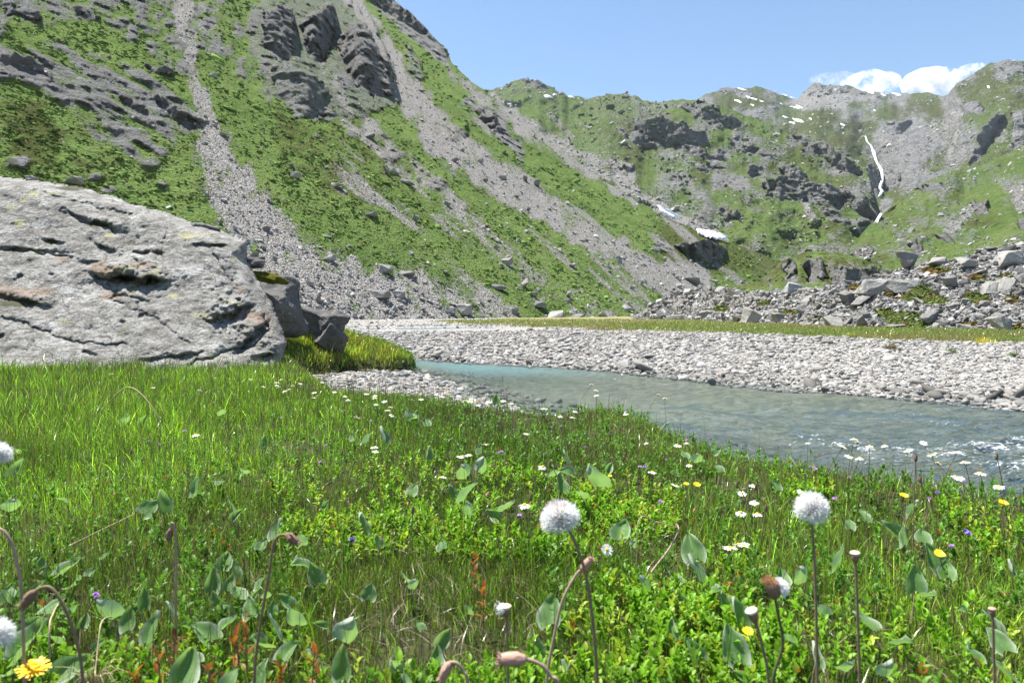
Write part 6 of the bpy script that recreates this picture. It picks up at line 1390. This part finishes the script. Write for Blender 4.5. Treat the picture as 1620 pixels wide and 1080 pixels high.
# --- coltsfoot leaves
def heart_leaf(L, W, cup, curl, seed, nu=9, nv=11):
    """a leaf standing up from its stalk: length L, width W, heart shaped base, wavy rim; the felted side is the back"""
    r_ = np.random.default_rng(seed); u = np.linspace(-1, 1, nu); v = np.linspace(0, 1, nv); U, Vv = np.meshgrid(u, v)
    prof = np.sin(np.pi * np.clip(0.10 + 0.9 * Vv, 0, 1) ** 0.72) ** 0.8 * (1 - 0.25 * Vv); prof[-1] = 0.02
    lobe = -0.22 * (np.abs(U) ** 1.5) * (1 - Vv) ** 2 * (np.abs(U) > 0.1)
    ph = r_.uniform(0, 6, 3)
    X = U * prof * W * 0.5; Y = (Vv + lobe) * L
    Z = cup * W * np.abs(U) ** 1.6 * (0.5 + 0.5 * prof) - curl * L * Vv ** 2 + 0.05 * W * np.sin(Vv * 9 + ph[0]) * np.abs(U) + 0.03 * W * np.sin(U * 5 + ph[1] + Vv * 4)
    P = np.stack([X, Y, Z], -1).reshape(-1, 3)
    rim = (np.abs(U) ** 6).ravel(); vein = np.exp(-(np.abs(U) / 0.09) ** 2).ravel() * 0.7 + 0.55 * (np.abs(((Vv * 5 - np.abs(U) * 1.6) % 1) - 0.5) > 0.42).ravel()
    return P, grid_faces(nv, nu), np.stack([rim, vein, 0 * rim], -1)
LEAFBANK = [heart_leaf(1.0, (0.9, 0.8, 1.0, 0.75, 0.95)[k % 5], (0.22, 0.35, 0.12, 0.5, 0.28)[k % 5], (0.1, -0.15, 0.25, 0.05, -0.05, 0.35)[k % 6], 3300 + k) for k in range(12)]
LBM = []
for (p, f, t) in LEAFBANK:
    me = mesh_np('leaf_blade', p, f, M['colts'], {'tint': t}, True, None, False); LBM.append(me)
LEAF = {
 'at the meadow edge by the cut seed head': [(23, 712, 16), (22, 745, 27), (14, 800, 30)],
 'in the tall grass left of the soil patch': [(195, 664, 24), (222, 668, 18), (388, 743, 20), (352, 650, 18), (310, 775, 26), (415, 700, 16)],
 'in the left meadow near the hanging bud': [(226, 803, 30), (258, 800, 32), (366, 795, 30), (368, 815, 24), (345, 762, 14), (105, 790, 16)],
 'around the tall arched stalk': [(440, 838, 36), (352, 893, 30), (332, 925, 34), (360, 925, 28), (412, 862, 24), (478, 856, 22), (490, 885, 40), (502, 912, 30)],
 'in the grey leaf patch below the tall arched stalk': [(377, 935, 38), (345, 950, 24), (395, 945, 20), (420, 940, 24), (365, 960, 22), (470, 975, 44), (446, 1000, 46), (448, 1030, 44)],
 'around the low arched stalk': [(94, 898, 38), (118, 915, 34), (62, 895, 24), (10, 940, 36), (140, 905, 20), (160, 880, 16)],
 'near the tangle of dry straw': [(180, 965, 44), (205, 985, 36), (230, 950, 30), (240, 1000, 40), (270, 965, 24), (150, 1020, 24)],
 'beside the golden hawkbit': [(28, 1022, 58), (95, 1052, 50), (5, 1060, 36), (130, 1075, 24)],
 'low in the grey patch behind the orange red sprig': [(372, 905, 22), (398, 965, 34), (420, 1010, 38), (432, 965, 24), (458, 950, 26), (352, 985, 30), (410, 925, 20)],
 'under the dry straw stub': [(70, 960, 34), (40, 985, 30), (110, 965, 30), (128, 985, 26), (88, 1005, 34), (55, 930, 22)],
 'in the near leaves below the half shed head': [(1105, 1030, 38), (1060, 1000, 30), (1290, 1040, 34), (1340, 1050, 38), (1420, 1010, 32), (1400, 1060, 30)],
 'in the near leaves between hawkbit and reddish sprigs': [(285, 1062, 58), (332, 1000, 44), (310, 1040, 28), (410, 1070, 44), (360, 1078, 30)],
 'behind the reddish sprigs': [(540, 1000, 40), (545, 1060, 46), (500, 1045, 36), (515, 985, 22), (620, 1050, 46), (640, 1078, 32)],
 'in the bare brown patch': [(582, 940, 24), (645, 912, 28), (655, 925, 22), (695, 1010, 26), (690, 1050, 36), (668, 990, 18), (740, 965, 20)],
 'at the bank top among the daisies': [(645, 656, 26), (658, 660, 18), (676, 668, 20), (607, 692, 24), (577, 695, 20), (786, 634, 16), (740, 633, 14), (560, 692, 16), (676, 718, 20)],
 'in the meadow clump left of the big pair': [(740, 745, 34), (755, 735, 34), (735, 780, 34), (745, 805, 30), (718, 780, 24), (650, 775, 22), (795, 800, 26), (760, 712, 16)],
 'in the leafy middle meadow': [(572, 833, 30), (577, 820, 18), (512, 800, 14), (700, 862, 20), (600, 858, 18), (790, 810, 28)],
 'in the large clump behind the tilted seed head': [(885, 765, 32), (908, 745, 28), (946, 755, 46), (922, 778, 36), (878, 745, 26), (898, 725, 22), (960, 740, 20)],
 'near the tilted seed head': [(980, 842, 38), (874, 972, 46), (1022, 925, 30), (1000, 860, 16), (900, 1040, 40), (850, 1030, 26)],
 'among the leaves under the leaning pink stalk': [(1100, 870, 44), (1108, 905, 40), (1078, 945, 24), (1120, 930, 34), (1075, 915, 24), (1150, 955, 30)],
 'under the half shed head': [(1166, 1030, 56), (1170, 975, 40), (1185, 1065, 30), (1250, 1010, 28)],
 'around the stem of the round seed clock': [(1325, 885, 44), (1275, 908, 36), (1240, 915, 26), (1310, 965, 30), (1380, 985, 34), (1345, 830, 20)],
 'in the sedges by the river side': [(1100, 725, 24), (1085, 718, 18), (1130, 712, 14), (1070, 745, 16), (1140, 740, 16), (1370, 815, 26), (1230, 770, 18)],
 'beside the dark leaf behind a buttercup': [(1418, 838, 34), (1432, 852, 30), (1460, 848, 32), (1482, 885, 46), (1498, 905, 32), (1438, 805, 28), (1448, 922, 40), (1465, 935, 30)],
 'around the withered frayed disc': [(1590, 1015, 44), (1582, 990, 34), (1605, 1062, 46), (1548, 1040, 28), (1530, 960, 22), (1600, 900, 22)],
}
def colts_leaf(px, py, w, label, seed):
    r_ = np.random.default_rng(seed); size_h = 0.055 if py > 800 else 0.07
    rx, rz = rays(px, py); H_ = head_at(px, py + w * 0.3, size_h * (1 if w < 40 else 1.15)); Y = H_[1]; L = w * Y / FPX * r_.uniform(0.9, 1.15)
    e = empty('coltsfoot_leaf', (H_[0] + r_.normal(0, 0.01), Y + r_.normal(0, 0.012), float(gz(H_[0], Y))))
    base = H_ - np.array(e.location); k = int(r_.integers(0, 12))
    o = bpy.data.objects.new('leaf_blade', LBM[k]); C.objects.link(o); o.parent = e; o.location = base; o.scale = (L * r_.uniform(0.85, 1.15), L, L)
    back = r_.uniform() < 0.38
    o.rotation_euler = (r_.uniform(0.45, 1.3), r_.normal(0, 0.35), r_.normal(0, 0.65) + (math.pi if back else 0.0))
    v, f = tube([(0, 0, -0.01), (base[0] * 0.4, base[1] * 0.4, base[2] * 0.5), tuple(base)], 0.0016, 0.0013, 5, 7); mesh_np('leaf_stalk', v, f, M['pink_stem'] if seed % 3 else M['stem'], None, True, e)
    tag(e, label, 'leaf', 'grey green coltsfoot leaves')
for i, (w, L) in enumerate(LEAF.items()):
    ordered([(x, y, s, j) for j, (x, y, s) in enumerate(L)], w, 'coltsfoot leaf', lambda it, lab, g: colts_leaf(it[0], it[1], it[2], lab, 3400 + 20 * i + it[3]), '')
# reddish sprigs
M['redleaf'] = mat_leafy('reddish_leaf', 0.45, 0.45, 0.3)
for i, (px, py, hh, lab) in enumerate(((388, 985, 0.13, 'sprig with the brightest orange red top leaf'), (372, 1010, 0.11, 'bronze leaved sprig beside the orange red one'), (276, 1010, 0.11, 'purple bronze sprig between big coltsfoot leaves'), (250, 1040, 0.1, 'small reddish sprig left of the purple bronze one'), (498, 1030, 0.11, 'bronze red sprig by the bare brown patch'), (332, 1060, 0.1, 'yellow bronze sprig low among the near leaves'), (215, 1068, 0.09, 'orange tinged sprig near the golden hawkbit'), (765, 930, 0.1, 'tiny red leaved sprig at the edge of the bare patch'), (752, 885, 0.1, 'orange leaved sprig in the leafy middle meadow'), (445, 1065, 0.1, 'green bronze sprig below the grey leaf patch'))):
    r_ = np.random.default_rng(3800 + i); H_ = head_at(px, py, hh); e = plant_root('red_sprig', H_, 3800 + i, 0.05); h = H_[2] - e.location.z
    stem_to(e, H_, M['brown_stem'], 0.0013, seed=i); n = 9; f = np.linspace(0.35, 1, n); an = np.arange(n) * 2.4 + i; el = 0.6 + 0.75 * f ** 2 + r_.normal(0, 0.15, n)
    rel = H_ - np.array(e.location); B = rel[None] * f[:, None]; D = np.stack([np.cos(an) * np.cos(el), np.sin(an) * np.cos(el), np.sin(el)], -1); U = np.stack([-np.cos(an) * np.sin(el), -np.sin(an) * np.sin(el), np.cos(el)], -1)
    tn = (np.array([0.13, 0.14, 0.02]) * (1 - f[:, None]) + np.array([0.42, 0.13, 0.03]) * f[:, None]) * r_.uniform(0.6, 1.1, (n, 1)); 
    if i in (2, 5): tn = tn * np.array([0.6, 0.7, 1.2])
    V, q, t, T = leaves(B, D, U, 0.021 * r_.uniform(0.8, 1.2, n), 0.0085 * np.ones(n), tn); mesh_np('leaf_spray', V, [q, t], M['redleaf'], {'tint': T}, True, e); tag(e, lab, 'sprig', 'reddish sprigs')

# ------------------------------------------------------------------ the air
hz = bpy.data.meshes.new('haze'); bmh = bmesh.new(); bmesh.ops.create_cube(bmh, size=1.0); bmh.to_mesh(hz); bmh.free()
ho = bpy.data.objects.new('haze', hz); C.objects.link(ho)
ho.scale = (7000, 3900, 1420); ho.location = (0, 1150, 1420 / 2 - 500)
mh = NT('valley_air'); pv = mh.n('ShaderNodeVolumePrincipled'); pv.inputs['Color'].default_value = (0.74, 0.88, 1.0, 1); pv.inputs['Density'].default_value = 0.000045; pv.inputs['Anisotropy'].default_value = 0.2
mh.l(pv.outputs[0], mh.out.inputs['Volume']); hz.materials.append(mh.m); tag(ho, kind='stuff')
